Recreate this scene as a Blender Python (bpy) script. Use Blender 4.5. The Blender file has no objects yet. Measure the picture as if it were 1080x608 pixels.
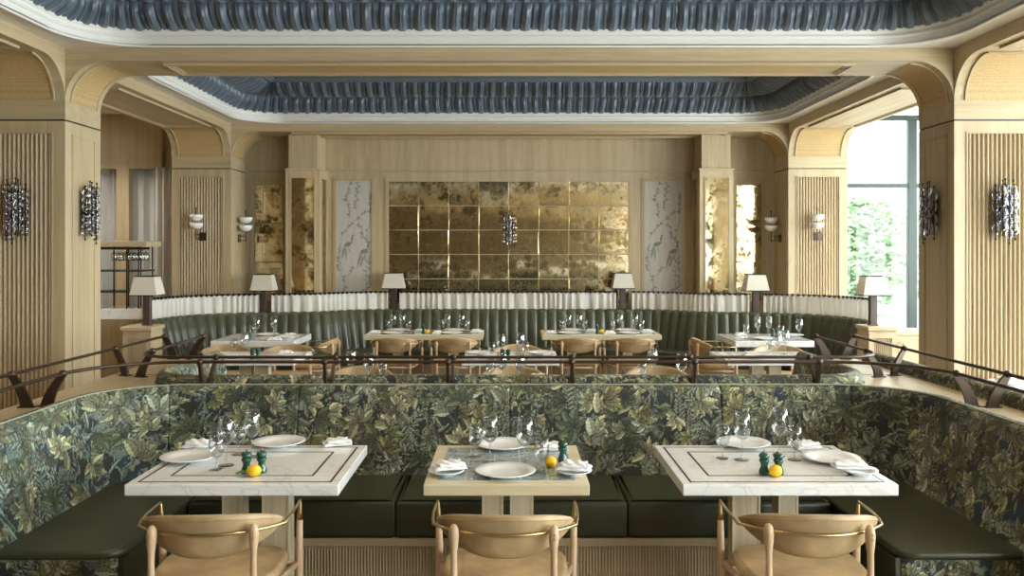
import bpy, math, random
import numpy as np
from mathutils import Vector, Matrix
from mathutils.geometry import tessellate_polygon
PI = math.pi
C = bpy.context.scene.collection
R = random.Random(7)
NR = np.random.RandomState(11)

# ------------------------------------------------------------------ geometry helpers
# the room was measured from the photograph: eye height 1.79 m, focal 880 px
def X(px, Y): return (px - 537.5) * Y / 880.0
def Z(py, Y): return 1.79 - (py - 264) * Y / 880.0
def D(py, z): return (1.79 - z) * 880.0 / (py - 264)

class MB:
    def __init__(s): s.v = []; s.f = []
    def add(s, vs, fs):
        n = len(s.v); s.v += [tuple(p) for p in vs]; s.f += [tuple(i + n for i in f) for f in fs]
        return s
    def box(s, x0, x1, y0, y1, z0, z1):
        return s.add([(x0,y0,z0),(x1,y0,z0),(x1,y1,z0),(x0,y1,z0),(x0,y0,z1),(x1,y0,z1),(x1,y1,z1),(x0,y1,z1)],
              [(0,3,2,1),(4,5,6,7),(0,1,5,4),(1,2,6,5),(2,3,7,6),(3,0,4,7)])
    def bbox(s, x0, x1, y0, y1, z0, z1, b=.004):
        # box with chamfered edges
        vs = []; idx = {}
        for i, x in enumerate((x0, x1)):
            for j, y in enumerate((y0, y1)):
                for k, z in enumerate((z0, z1)):
                    sx = (b, -b)[i]; sy = (b, -b)[j]; sz = (b, -b)[k]
                    idx[i,j,k,0] = len(vs); vs.append((x, y+sy, z+sz))
                    idx[i,j,k,1] = len(vs); vs.append((x+sx, y, z+sz))
                    idx[i,j,k,2] = len(vs); vs.append((x+sx, y+sy, z))
        I = idx; fs = []
        for i in (0,1): fs.append((I[i,0,0,0],I[i,1,0,0],I[i,1,1,0],I[i,0,1,0]))
        for j in (0,1): fs.append((I[0,j,0,1],I[1,j,0,1],I[1,j,1,1],I[0,j,1,1]))
        for k in (0,1): fs.append((I[0,0,k,2],I[1,0,k,2],I[1,1,k,2],I[0,1,k,2]))
        for i in (0,1):
            for j in (0,1): fs.append((I[i,j,0,0],I[i,j,1,0],I[i,j,1,1],I[i,j,0,1]))
            for k in (0,1): fs.append((I[i,0,k,0],I[i,1,k,0],I[i,1,k,2],I[i,0,k,2]))
        for j in (0,1):
            for k in (0,1): fs.append((I[0,j,k,1],I[1,j,k,1],I[1,j,k,2],I[0,j,k,2]))
        for i in (0,1):
            for j in (0,1):
                for k in (0,1): fs.append((I[i,j,k,0],I[i,j,k,1],I[i,j,k,2]))
        return s.add(vs, fs)
    def tube(s, pts, r, n=8, cap=True, sq=None):
        pts = [Vector(p) for p in pts]; m = len(pts)
        rs = r if isinstance(r, (list, tuple)) else [r]*m
        t0 = (pts[1]-pts[0]).normalized()
        up = Vector((0,0,1)) if abs(t0.z) < .9 else Vector((0,1,0))
        a = t0.cross(up).normalized(); vs = []; fs = []
        for i, p in enumerate(pts):
            t = (pts[min(i+1,m-1)] - pts[max(i-1,0)]).normalized()
            a = (a - t*a.dot(t)).normalized(); b = t.cross(a)
            for k in range(n):
                th = 2*PI*k/n + (PI/4 if n == 4 else 0)
                vs.append(p + (a*math.cos(th) + b*math.sin(th)*(sq or 1))*rs[i])
        for i in range(m-1):
            for k in range(n):
                fs.append((i*n+k, i*n+(k+1)%n, (i+1)*n+(k+1)%n, (i+1)*n+k))
        if cap: fs.append(tuple(range(n-1,-1,-1))); fs.append(tuple((m-1)*n+k for k in range(n)))
        return s.add(vs, fs)
    def lathe(s, prof, n=20, c=(0,0,0), close=True):
        vs = []; fs = []; m = len(prof)
        for r, z in prof:
            for k in range(n):
                th = 2*PI*k/n; vs.append((c[0]+r*math.cos(th), c[1]+r*math.sin(th), c[2]+z))
        for i in range(m-1):
            for k in range(n): fs.append((i*n+k, i*n+(k+1)%n, (i+1)*n+(k+1)%n, (i+1)*n+k))
        if close:
            if prof[0][0] > 1e-5: fs.append(tuple(range(n-1,-1,-1)))
            if prof[-1][0] > 1e-5: fs.append(tuple((m-1)*n+k for k in range(n)))
        return s.add(vs, fs)
    def prism(s, poly, a, b, ax='z'):
        # poly of 2-D points extruded from a to b along an axis
        mk = {'z': lambda p,h: (p[0],p[1],h), 'y': lambda p,h: (p[0],h,p[1]), 'x': lambda p,h: (h,p[0],p[1])}[ax]
        n = len(poly); vs = [mk(p,a) for p in poly] + [mk(p,b) for p in poly]
        fs = [(i,(i+1)%n,n+(i+1)%n,n+i) for i in range(n)]
        tri = tessellate_polygon([[Vector((p[0],p[1],0)) for p in poly]])
        fs += [tuple(t) for t in tri] + [tuple(n+i for i in reversed(t)) for t in tri]
        return s.add(vs, fs)
    def cushion(s, poly, z0, z1, r=.04, k=4):
        # soft edged prism: rings pulled in towards the top and bottom
        n = len(poly)
        area = sum(poly[i][0]*poly[(i+1)%n][1]-poly[(i+1)%n][0]*poly[i][1] for i in range(n))
        if area < 0: poly = poly[::-1]
        nrm = []
        for i in range(n):
            p0, p1, p2 = Vector(poly[i-1]), Vector(poly[i]), Vector(poly[(i+1)%n])
            e1 = (p1-p0).normalized(); e2 = (p2-p1).normalized()
            n1 = Vector((-e1.y, e1.x)); n2 = Vector((-e2.y, e2.x)); m = n1+n2
            m = m / max(m.dot(n1), .5); nrm.append(m)
        rings = []
        for j in range(k+1):
            t = j/k*PI/2; rings.append((r*(1-math.sin(t)), z0+r*(1-math.cos(t))))
        for j in range(k+1):
            t = j/k*PI/2; rings.append((r*(1-math.cos(t)), z1-r*(1-math.sin(t))))
        vs = []; fs = []
        for d, z in rings:
            for i in range(n): vs.append((poly[i][0]+nrm[i].x*d, poly[i][1]+nrm[i].y*d, z))
        for j in range(len(rings)-1):
            for i in range(n): fs.append((j*n+i, j*n+(i+1)%n, (j+1)*n+(i+1)%n, (j+1)*n+i))
        top = [Vector((vs[(len(rings)-1)*n+i][0], vs[(len(rings)-1)*n+i][1], 0)) for i in range(n)]
        tri = tessellate_polygon([top]); o = (len(rings)-1)*n
        fs += [tuple(o+i for i in reversed(t)) for t in tri] + [tuple(t) for t in tri]
        return s.add(vs, fs)
    def rot(s, ang, c=(0,0), start=0):
        ca, sa = math.cos(ang), math.sin(ang)
        for i in range(start, len(s.v)):
            x, y, z = s.v[i]; x -= c[0]; y -= c[1]
            s.v[i] = (c[0]+x*ca-y*sa, c[1]+x*sa+y*ca, z)
        return s
    def move(s, dx, dy, dz, start=0):
        for i in range(start, len(s.v)):
            x, y, z = s.v[i]; s.v[i] = (x+dx, y+dy, z+dz)
        return s
    def build(s, name, m, parent=None, smooth=False):
        me = bpy.data.meshes.new(name); me.from_pydata(s.v, [], s.f)
        import bmesh
        bm = bmesh.new(); bm.from_mesh(me)
        bmesh.ops.recalc_face_normals(bm, faces=bm.faces); bm.to_mesh(me); bm.free()
        o = bpy.data.objects.new(name, me); C.objects.link(o); me.materials.append(m)
        if smooth:
            me.shade_smooth() if smooth is True else me.shade_smooth()
            if smooth == 'auto': me.set_sharp_from_angle(angle=math.radians(38))
        if parent: o.parent = parent
        return o

def grid_obj(name, P, m, parent=None, col=None, smooth=True, closed=False):
    # P: (N,M,3) array of points -> one quad sheet
    N, M = P.shape[:2]
    me = bpy.data.meshes.new(name)
    idx = np.arange(N*M).reshape(N, M)
    if closed: idx = np.vstack([idx, idx[:1]])
    q = np.stack([idx[:-1,:-1], idx[1:,:-1], idx[1:,1:], idx[:-1,1:]], -1).reshape(-1, 4)
    me.vertices.add(N*M); me.vertices.foreach_set('co', P.astype(np.float32).ravel())
    me.loops.add(q.size); me.loops.foreach_set('vertex_index', q.astype(np.int32).ravel())
    me.polygons.add(len(q)); me.polygons.foreach_set('loop_start', np.arange(0, q.size, 4, dtype=np.int32))
    me.update(calc_edges=True)
    if smooth: me.shade_smooth()
    if col is not None:
        a = me.color_attributes.new('Pattern', 'FLOAT_COLOR', 'POINT')
        c = np.ones((N*M, 4), np.float32); c[:, :3] = col.reshape(-1, 3)
        a.data.foreach_set('color', c.ravel())
    me.materials.append(m)
    o = bpy.data.objects.new(name, me); C.objects.link(o)
    if parent: o.parent = parent
    return o

def thing(name, label, cat, loc=(0,0,0), rz=0, group=None):
    o = bpy.data.objects.new(name, None); C.objects.link(o); o.empty_display_size = .05
    o.location = loc; o.rotation_euler = (0,0,rz)
    return tag(o, label, cat, group)
def tag(o, label=None, cat=None, group=None, kind=None):
    for k, v in (('label',label),('category',cat),('group',group),('kind',kind)):
        if v: o[k] = v
    return o
def struct(name, mb, m, parent=None, smooth=False, label=None):
    o = mb.build(name, m, parent, smooth)
    if not parent: tag(o, label, None, None, 'structure')
    return o
KIDS = {}
def dup(root, loc, rz=0, label=None, group=None):
    ch = [o for o in bpy.data.objects if o.parent == root] if root.name not in KIDS else KIDS[root.name]
    KIDS[root.name] = ch
    r = root.copy(); C.objects.link(r); r.location = loc; r.rotation_euler = (0,0,rz)
    if label: r['label'] = label
    if group: r['group'] = group
    for c0 in ch:
        if c0.name not in KIDS: KIDS[c0.name] = [o for o in bpy.data.objects if o.parent == c0]
        c = c0.copy(); C.objects.link(c); c.parent = r
        for g0 in KIDS[c0.name]:
            g = g0.copy(); C.objects.link(g); g.parent = c
    return r
USED = {}
def put(key, maker, loc, rz, label, group=None):
    # first call builds the thing, later calls copy it
    if key not in USED:
        o = maker(); USED[key] = o
        r = o; r.location = loc; r.rotation_euler = (0,0,rz); r['label'] = label
        if group: r['group'] = group
        if not o.data: pass
        return r
    return dup(USED[key], loc, rz, label, group)

# ------------------------------------------------------------------ materials
def mat(name): 
    m = bpy.data.materials.new(name); m.use_nodes = True
    nt = m.node_tree; b = nt.nodes['Principled BSDF']; return m, nt, b
def plain(name, col, rough=.5, metal=0, spec=None, sheen=0, noise=0, scale=20, bump=0, coat=0):
    m, nt, b = mat(name)
    b.inputs['Base Color'].default_value = (*col, 1); b.inputs['Roughness'].default_value = rough
    b.inputs['Metallic'].default_value = metal
    if spec is not None: b.inputs['Specular IOR Level'].default_value = spec
    if sheen: b.inputs['Sheen Weight'].default_value = sheen
    if coat: b.inputs['Coat Weight'].default_value = coat; b.inputs['Coat Roughness'].default_value = .15
    tc = nt.nodes.new('ShaderNodeTexCoord'); n = nt.nodes.new('ShaderNodeTexNoise')
    n.inputs['Scale'].default_value = scale; n.inputs['Detail'].default_value = 6
    nt.links.new(tc.outputs['Object'], n.inputs['Vector'])
    mix = nt.nodes.new('ShaderNodeMix'); mix.data_type = 'RGBA'
    mix.inputs['A'].default_value = (*[c*(1-noise) for c in col], 1)
    mix.inputs['B'].default_value = (*[min(1, c*(1+noise)) for c in col], 1)
    nt.links.new(n.outputs['Fac'], mix.inputs['Factor']); nt.links.new(mix.outputs['Result'], b.inputs['Base Color'])
    if bump:
        bp = nt.nodes.new('ShaderNodeBump'); bp.inputs['Strength'].default_value = bump; bp.inputs['Distance'].default_value = .01
        nt.links.new(n.outputs['Fac'], bp.inputs['Height']); nt.links.new(bp.outputs['Normal'], b.inputs['Normal'])
    return m
def wood(name, c1, c2, sc=(14,14,.7), rough=.5):
    m, nt, b = mat(name); b.inputs['Roughness'].default_value = rough
    tc = nt.nodes.new('ShaderNodeTexCoord'); mp = nt.nodes.new('ShaderNodeMapping'); mp.inputs['Scale'].default_value = sc
    n = nt.nodes.new('ShaderNodeTexNoise'); n.inputs['Scale'].default_value = 5; n.inputs['Detail'].default_value = 8; n.inputs['Roughness'].default_value = .65
    n2 = nt.nodes.new('ShaderNodeTexNoise'); n2.inputs['Scale'].default_value = .9; n2.inputs['Detail'].default_value = 3
    nt.links.new(tc.outputs['Object'], mp.inputs['Vector']); nt.links.new(mp.outputs['Vector'], n.inputs['Vector']); nt.links.new(mp.outputs['Vector'], n2.inputs['Vector'])
    ad = nt.nodes.new('ShaderNodeMath'); ad.operation = 'ADD'; nt.links.new(n.outputs['Fac'], ad.inputs[0]); nt.links.new(n2.outputs['Fac'], ad.inputs[1])
    r = nt.nodes.new('ShaderNodeValToRGB'); r.color_ramp.elements[0].position = .38; r.color_ramp.elements[1].position = .62
    hf = nt.nodes.new('ShaderNodeMath'); hf.operation = 'MULTIPLY'; hf.inputs[1].default_value = .5
    nt.links.new(ad.outputs[0], hf.inputs[0]); nt.links.new(hf.outputs[0], r.inputs['Fac'])
    r.color_ramp.elements[0].color = (*c1,1); r.color_ramp.elements[1].color = (*c2,1)
    nt.links.new(r.outputs['Color'], b.inputs['Base Color'])
    bp = nt.nodes.new('ShaderNodeBump'); bp.inputs['Strength'].default_value = .12; bp.inputs['Distance'].default_value = .002
    nt.links.new(n.outputs['Fac'], bp.inputs['Height']); nt.links.new(bp.outputs['Normal'], b.inputs['Normal'])
    return m
M = {}
oA, oB = (.40,.307,.182), (.52,.415,.262)
M['oak'] = wood('pale_oak', oA, oB)
M['oak_x'] = wood('pale_oak_across', oA, oB, (.7,14,14))
M['oak_y'] = wood('pale_oak_along', oA, oB, (14,.7,14))
M['ledge'] = wood('ledge_oak', (.44,.34,.21), (.56,.45,.29), (14,.7,14), .4)
M['chair_wood'] = wood('chair_beech', (.50,.34,.21), (.60,.43,.28), (20,20,2), .4)
M['table_oak'] = wood('table_oak', (.56,.48,.31), (.68,.60,.42), (.8,16,16), .4)
M['leg_wood'] = wood('limed_wood', (.42,.34,.22), (.60,.52,.38), (20,20,1), .5)
M['floor'] = wood('floor_oak', (.25,.18,.11), (.36,.27,.17), (8,.5,8), .35)
M['green_leather'] = plain('green_leather', (.037,.039,.019), .38, noise=.25, scale=6, bump=.05, spec=.5)
M['tufted_leather'] = plain('tufted_green_leather', (.058,.063,.038), .30, noise=.15, scale=8, spec=.5)
M['tan_leather'] = plain('tan_leather', (.40,.280,.150), .45, noise=.85, scale=7, bump=.08)
M['brass'] = plain('brass', (.55,.40,.20), .28, 1, noise=.08)
M['bronze'] = plain('bronze', (.060,.038,.027), .35, .6, noise=.15)
M['black'] = plain('black_metal', (.012,.010,.009), .4, .3)
M['band'] = plain('black_band', (.01,.009,.008), .5)
M['white'] = plain('white_plaster', (.78,.76,.73), .55, noise=.02, scale=3)
M['porcelain'] = plain('porcelain', (.80,.81,.82), .12, spec=.6)
M['linen'] = plain('white_linen', (.82,.82,.84), .9, noise=.04, scale=60, sheen=.2, bump=.2)
M['curtain'] = plain('cream_curtain', (.80,.78,.73), .95, noise=.06, scale=14)
M['drape'] = plain('grey_drape', (.72,.72,.70), .95, noise=.06, scale=14)
M['blue'] = plain('blue_satin', (.105,.140,.188), .32, noise=.35, scale=9, sheen=.3)
M['bluetop'] = plain('blue_fabric_panel', (.14,.18,.23), .6, noise=.2, scale=3)
M['shade'] = plain('lamp_shade', (.80,.76,.68), .8)
M['post'] = wood('lamp_post_wood', (.045,.028,.024), (.075,.05,.042))
M['bowl'] = plain('opal_glass', (.85,.84,.82), .25)
M['lemon'] = plain('lemon_skin', (.85,.50,.01), .4, noise=.1, scale=50, bump=.2)
M['leaf'] = plain('leaf', (.06,.14,.02), .5)
M['mill'] = plain('green_lacquer', (.010,.070,.050), .22, coat=.5)
M['tree'] = plain('tree_leaves', (.55,.68,.47), .8, noise=.2, scale=5)  # leaf colour paled in place of overexposed haze outdoors
M['trunk'] = plain('bark', (.12,.08,.05), .9)
M['winframe'] = plain('window_frame_metal', (.035,.045,.042), .4, .4)
M['ground'] = plain('paving', (.45,.45,.42), .9, noise=.2)
M['seam'] = plain('dark_joint', (.03,.022,.015), .7)

def glassy(name, tint=(1,1,1), rough=.02, ior=1.45, body=.03, milk=0):
    m, nt, b = mat(name); nt.nodes.remove(b)
    out = nt.nodes['Material Output']; tr = nt.nodes.new('ShaderNodeBsdfTransparent'); gl = nt.nodes.new('ShaderNodeBsdfGlossy')
    tr.inputs['Color'].default_value = (*tint,1); gl.inputs['Roughness'].default_value = rough
    lw = nt.nodes.new('ShaderNodeLayerWeight'); lw.inputs['Blend'].default_value = .5
    fr = nt.nodes.new('ShaderNodeMath'); fr.operation = 'POWER'; fr.inputs[1].default_value = ior; nt.links.new(lw.outputs['Facing'], fr.inputs[0])
    ad = nt.nodes.new('ShaderNodeMath'); ad.operation = 'ADD'; ad.inputs[1].default_value = body; ad.use_clamp = True
    nt.links.new(fr.outputs[0], ad.inputs[0])
    mx = nt.nodes.new('ShaderNodeMixShader'); nt.links.new(ad.outputs[0], mx.inputs[0])
    nt.links.new(tr.outputs[0], mx.inputs[1]); nt.links.new(gl.outputs[0], mx.inputs[2]); last = mx
    if milk:
        df = nt.nodes.new('ShaderNodeBsdfTranslucent'); d2 = nt.nodes.new('ShaderNodeBsdfDiffuse'); m3 = nt.nodes.new('ShaderNodeMixShader'); m4 = nt.nodes.new('ShaderNodeMixShader')
        nt.links.new(df.outputs[0], m3.inputs[1]); nt.links.new(d2.outputs[0], m3.inputs[2]); m4.inputs[0].default_value = milk
        nt.links.new(mx.outputs[0], m4.inputs[1]); nt.links.new(m3.outputs[0], m4.inputs[2]); last = m4
    nt.links.new(last.outputs[0], out.inputs[0])
    return m
M['glass'] = glassy('clear_glass', (.93,.94,.94), .04, 2.0, .075)
M['pane'] = glassy('window_glass', (.95,.98,.96), .01, 5, .02)
m, nt, b = mat('moulded_crystal'); M['crystal'] = m
gg = nt.nodes.new('ShaderNodeBsdfGlass'); gg.inputs['IOR'].default_value = 1.5; gg.inputs['Roughness'].default_value = .04; gg.inputs['Color'].default_value = (.97,.97,1,1)
nt.links.new(gg.outputs[0], nt.nodes['Material Output'].inputs[0]); nt.nodes.remove(b)

def translucent(m, f):
    nt = m.node_tree; b = nt.nodes['Principled BSDF']; t = nt.nodes.new('ShaderNodeBsdfTranslucent'); x = nt.nodes.new('ShaderNodeMixShader'); x.inputs[0].default_value = f
    src = b.inputs['Base Color'].links[0].from_socket; nt.links.new(src, t.inputs['Color'])
    nt.links.new(b.outputs[0], x.inputs[1]); nt.links.new(t.outputs[0], x.inputs[2]); nt.links.new(x.outputs[0], nt.nodes['Material Output'].inputs[0])
translucent(M['curtain'], .30); translucent(M['drape'], .4); translucent(M['shade'], .35)
M['joint'] = plain('pale_gold_joint', (.50,.42,.27), .5)
M['dark_oak'] = wood('smoked_oak', (.13,.095,.055), (.20,.15,.09))
# marble
m, nt, b = mat('white_marble'); M['marble'] = m; b.inputs['Roughness'].default_value = .10
tc = nt.nodes.new('ShaderNodeTexCoord'); n = nt.nodes.new('ShaderNodeTexNoise'); n.inputs['Scale'].default_value = 2.2; n.inputs['Detail'].default_value = 9; n.inputs['Distortion'].default_value = 1.6
nt.links.new(tc.outputs['Object'], n.inputs['Vector'])
r = nt.nodes.new('ShaderNodeValToRGB'); e = r.color_ramp.elements; e[0].position = .485; e[0].color = (.80,.81,.81,1); e[1].position = .515; e[1].color = (.80,.81,.81,1)
k = e.new(.5); k.color = (.68,.68,.68,1); nt.links.new(n.outputs['Fac'], r.inputs['Fac']); nt.links.new(r.outputs['Color'], b.inputs['Base Color'])
# woven cane
m, nt, b = mat('woven_cane'); M['cane'] = m; b.inputs['Roughness'].default_value = .7
tc = nt.nodes.new('ShaderNodeTexCoord'); ck = nt.nodes.new('ShaderNodeTexVoronoi'); ck.inputs['Scale'].default_value = 75; ck.inputs['Randomness'].default_value = .35
mp = nt.nodes.new('ShaderNodeMapping'); mp.inputs['Scale'].default_value = (1,1,1.0)
nt.links.new(tc.outputs['Object'], mp.inputs['Vector']); nt.links.new(mp.outputs['Vector'], ck.inputs['Vector'])
r = nt.nodes.new('ShaderNodeValToRGB'); e = r.color_ramp.elements; e[0].position = 0; e[0].color = (.30,.19,.08,1); e[1].position = .8; e[1].color = (.56,.40,.19,1)
nt.links.new(ck.outputs['Distance'], r.inputs['Fac']); nt.links.new(r.outputs['Color'], b.inputs['Base Color'])
# pattern carried by the cloth / tile mesh
def patterned(name, rough, sheen=0, scale=300):
    m, nt, b = mat(name); b.inputs['Roughness'].default_value = rough; b.inputs['Sheen Weight'].default_value = sheen
    a = nt.nodes.new('ShaderNodeVertexColor'); a.layer_name = 'Pattern'
    tc = nt.nodes.new('ShaderNodeTexCoord'); n = nt.nodes.new('ShaderNodeTexNoise'); n.inputs['Scale'].default_value = scale
    nt.links.new(tc.outputs['Object'], n.inputs['Vector'])
    mx = nt.nodes.new('ShaderNodeMix'); mx.data_type = 'RGBA'; mx.blend_type = 'MULTIPLY'; mx.inputs['Factor'].default_value = .35
    nt.links.new(a.outputs['Color'], mx.inputs['A']); nt.links.new(n.outputs['Color'], mx.inputs['B'])
    g = nt.nodes.new('ShaderNodeMix'); g.data_type = 'RGBA'; g.blend_type = 'MULTIPLY'; g.inputs['Factor'].default_value = 1; g.inputs['B'].default_value = (1.1,1.1,1.08,1)
    nt.links.new(mx.outputs['Result'], g.inputs['A']); nt.links.new(g.outputs['Result'], b.inputs['Base Color'])
    return m
M['tapestry'] = patterned('verdure_tapestry', .75, .1)
M['paper'] = patterned('bird_wallpaper', .6)
M['tiles'] = patterned('painted_tiles', .12)
# antiqued mirror
m, nt, b = mat('antiqued_mirror'); M['mirror'] = m; b.inputs['Metallic'].default_value = 1
tc = nt.nodes.new('ShaderNodeTexCoord'); n = nt.nodes.new('ShaderNodeTexNoise'); n.inputs['Scale'].default_value = 5; n.inputs['Detail'].default_value = 10; n.inputs['Roughness'].default_value = .75
nt.links.new(tc.outputs['Object'], n.inputs['Vector'])
r = nt.nodes.new('ShaderNodeValToRGB'); e = r.color_ramp.elements; e[0].position = .40; e[0].color = (.17,.12,.05,1); e[1].position = .62; e[1].color = (.80,.70,.50,1)
k = e.new(.47); k.color = (.56,.45,.27,1)
nt.links.new(n.outputs['Fac'], r.inputs['Fac']); nt.links.new(r.outputs['Color'], b.inputs['Base Color'])
r2 = nt.nodes.new('ShaderNodeValToRGB'); e = r2.color_ramp.elements; e[0].position = .36; e[0].color = (.35,)*3+(1,); e[1].position = .54; e[1].color = (.045,)*3+(1,)
nt.links.new(n.outputs['Fac'], r2.inputs['Fac']); nt.links.new(r2.outputs['Color'], b.inputs['Roughness'])
# ------------------------------------------------------------------ woven verdure pattern (leaves, trunks, sky patches)
PS = .005
def paint_tapestry(LU, LV, seed, boot=0):
    rs = np.random.RandomState(seed)
    nu, nv = int(LU/PS), int(LV/PS)
    img = np.zeros((nu, nv, 3), np.float32)
    U, V = np.meshgrid(np.arange(nu)*PS, np.arange(nv)*PS, indexing='ij')
    def blobs(s, k=5):
        a = np.zeros((nu, nv), np.float32)
        for i in range(k):
            f = (1.9**i)/s
            ph = rs.rand(6)*6.28; an = rs.rand(3)*3.14
            for j in range(3):
                a += np.sin((U*math.cos(an[j])+V*math.sin(an[j]))*f*6.28+ph[j]+2*np.sin((U*math.sin(an[j])-V*math.cos(an[j]))*f*4.1+ph[j+3]))/(3*1.5**i)
        return a
    w = np.clip(1 - U/2.4, 0, 1)                       # left wing woven bluer; its paler tone partly paints in reflected light
    base = np.array([.016,.019,.013]); blue = np.array([.014,.042,.075]); grey = np.array([.22,.24,.19]); teal = np.array([.10,.17,.16])
    b1 = blobs(.5); b2 = blobs(.7); b3 = blobs(.35)
    img[:] = base
    k = np.clip((b1-.25+.8*w)*1.6, 0, 1)[...,None]; img[:] = img*(1-k) + blue*k*(.7+.5*w[...,None])
    k = np.clip((b2-.45+.35*w)*3, 0, 1)[...,None]; img[:] = img*(1-k) + (teal*w[...,None]+grey*(1-w[...,None])*.8)*k
    k = np.clip((b3-.55)*4, 0, 1)[...,None]; img[:] = img*(1-k) + grey*k
    # fine vertical hatching of a weave
    h = (np.sin(V*620+3*np.sin(U*40)+b3*5)*.12+1)[...,None]; img *= h
    def stamp(cx, cy, ang, L, W, col, dark=.25, rib=True):
        x0, x1 = int((cx-L-W)/PS), int((cx+L+W)/PS)+2; y0, y1 = int((cy-L-W)/PS), int((cy+L+W)/PS)+2
        x0 = max(x0,0); y0 = max(y0,0); x1 = min(x1,nu); y1 = min(y1,nv)
        if x1 <= x0 or y1 <= y0: return
        u = U[x0:x1,y0:y1]-cx; v = V[x0:x1,y0:y1]-cy; ca, sa = math.cos(ang), math.sin(ang)
        a = (u*ca+v*sa)/L; b = -u*sa+v*ca; b = b - .12*L*np.sin(a*2.6)*(1 if (cx*977) % 2 > 1 else -1)
        hw = W*np.sin(np.pi*np.clip(a,0,1)**.75)
        msk = (a > 0) & (a < 1) & (np.abs(b) < hw)
        edge = (a > -.03) & (a < 1.04) & (np.abs(b) < hw+PS*1.1) & ~msk
        s = img[x0:x1,y0:y1]
        s[edge] *= dark
        c = np.array(col)*np.where(b > 0, 1.35, .62)[...,None]*(.8+.35*a[...,None])
        c = c*(1+.18*np.sin(a*34-np.abs(b)/W*3))[...,None]
        s[msk] = c[msk]
        if rib and W > .014:
            rb = msk & (np.abs(b) < PS*.45); s[rb] = s[rb]*.45
    def branch(x, y, ang, L, th, col):
        n = int(L/.02)
        for i in range(n):
            ang += rs.randn()*.16
            x2, y2 = x+math.cos(ang)*.02, y+math.sin(ang)*.02
            stamp(x-math.cos(ang)*.02, y-math.sin(ang)*.02, ang, .07, th*(1-.5*i/n), col, .5, False)
            x, y = x2, y2
            if rs.rand() < .05 and th > .008: branch(x, y, ang+rs.choice([-.8,.8]), L*.4, th*.6, col)
    # thin grassy fronds
    for i in range(int(LU*LV*380)):
        x, y = rs.rand()*LU, rs.rand()*LV; ww = max(0, 1-x/2.4)
        c = np.array([.15,.155,.10])*(1-ww)+np.array([.15,.25,.22])*ww
        c = c*(.5+1.6*rs.rand()); a0 = rs.rand()*6.28 if rs.rand() < .4 else 1.57+rs.randn()*.5
        stamp(x, y, a0, .06+.07*rs.rand(), .004+.006*rs.rand(), c, .5, False)
    for i in range(int(LU*2.4)):
        branch(rs.rand()*LU, rs.rand()*LV*.5, 1.57+rs.randn()*.6, .3+.4*rs.rand(), .008+.012*rs.rand(), rs.choice([.10,.17,.28])*np.array([1,.95,.75]))
    # sage fern sprays
    for i in range(int(LU*LV*30)):
        x, y = rs.rand()*LU, rs.rand()*LV; a0 = rs.rand()*6.28; L = .12+.1*rs.rand(); ww = max(0, 1-x/2.4)
        c = (np.array([.26,.29,.21])*(1-ww)+np.array([.28,.36,.31])*ww)*(.55+.6*rs.rand())
        for t in np.linspace(.1, 1, 8):
            for sd in (-1, 1):
                stamp(x+math.cos(a0)*L*t, y+math.sin(a0)*L*t, a0+sd*(.9-.3*t), .055*(1.2-t*.6), .0075, c, .4, False)
    # big hand-shaped leaf clusters
    pal = [(.27,.25,.11),(.23,.225,.10),(.18,.19,.10),(.36,.34,.20),(.25,.265,.18),(.13,.145,.08),(.42,.40,.24),(.10,.12,.075),(.30,.32,.24)]
    for i in range(int(LU*LV*78)):
        x, y = rs.rand()*LU, rs.rand()*LV; a0 = rs.rand()*6.28; k = rs.randint(5, 8); ww = max(0, 1-x/2.4)
        c = np.array(pal[rs.randint(len(pal))])*(.50+.75*rs.rand()); c = c*(1-.25*ww)+np.array([.10,.17,.13])*.5*ww
        L0 = .060+.062*rs.rand(); sp = rs.choice([2.2, 3.0, 3.6, 4.4])
        for j in range(k):
            L = L0*(.8+.4*rs.rand()); stamp(x, y, a0+sp*j/k, L, L*(.16+.09*rs.rand()), c*(.75+.5*rs.rand()))
    img *= (.9+.25*rs.rand(nu, nv))[...,None]
    return np.clip(img, 0, 1)
TAP = paint_tapestry(9.0, .95, 5)

def upath(W, D, Rr, E, step, flip=False):
    # plan of a U: left arm, rounded corner, back, corner, right arm; outward normals
    if flip: D, E = -D, -E
    pts = []
    def seg(a, b, n):
        L = math.dist(a, b); k = max(1, int(L/step))
        for i in range(k): t = i/k; pts.append((a[0]+(b[0]-a[0])*t, a[1]+(b[1]-a[1])*t, *n))
    seg((-W,E), (-W,D-Rr), (-1,0))
    k = max(6, int(Rr*PI/2*1.4/step))
    for i in range(k):
        t = i/k*PI/2; pts.append((-W+Rr-Rr*math.cos(t), D-Rr+Rr*math.sin(t), -math.cos(t), math.sin(t)))
    seg((-W+Rr,D), (W-Rr,D), (0,1))
    for i in range(k):
        t = i/k*PI/2; pts.append((W-Rr+Rr*math.sin(t), D-Rr+Rr*math.cos(t), math.sin(t), math.cos(t)))
    seg((W,D-Rr), (W,E), (1,0)); pts.append((W,E,1,0))
    a = np.array(pts)
    if flip: a[:,1] *= -1; a[:,3] *= -1
    return a
def prof_resample(pr, step):
    pr = np.array(pr); d = np.r_[0, np.cumsum(np.linalg.norm(np.diff(pr, axis=0), axis=1))]
    n = max(2, int(d[-1]/step)); t = np.linspace(0, d[-1], n)
    return np.stack([np.interp(t, d, pr[:,0]), np.interp(t, d, pr[:,1])], 1), t
def sweep(path, prof):
    P = np.zeros((len(path), len(prof), 3))
    P[...,0] = path[:,None,0]+path[:,None,2]*prof[None,:,0]
    P[...,1] = path[:,None,1]+path[:,None,3]*prof[None,:,0]
    P[...,2] = prof[None,:,1]
    return P
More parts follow.
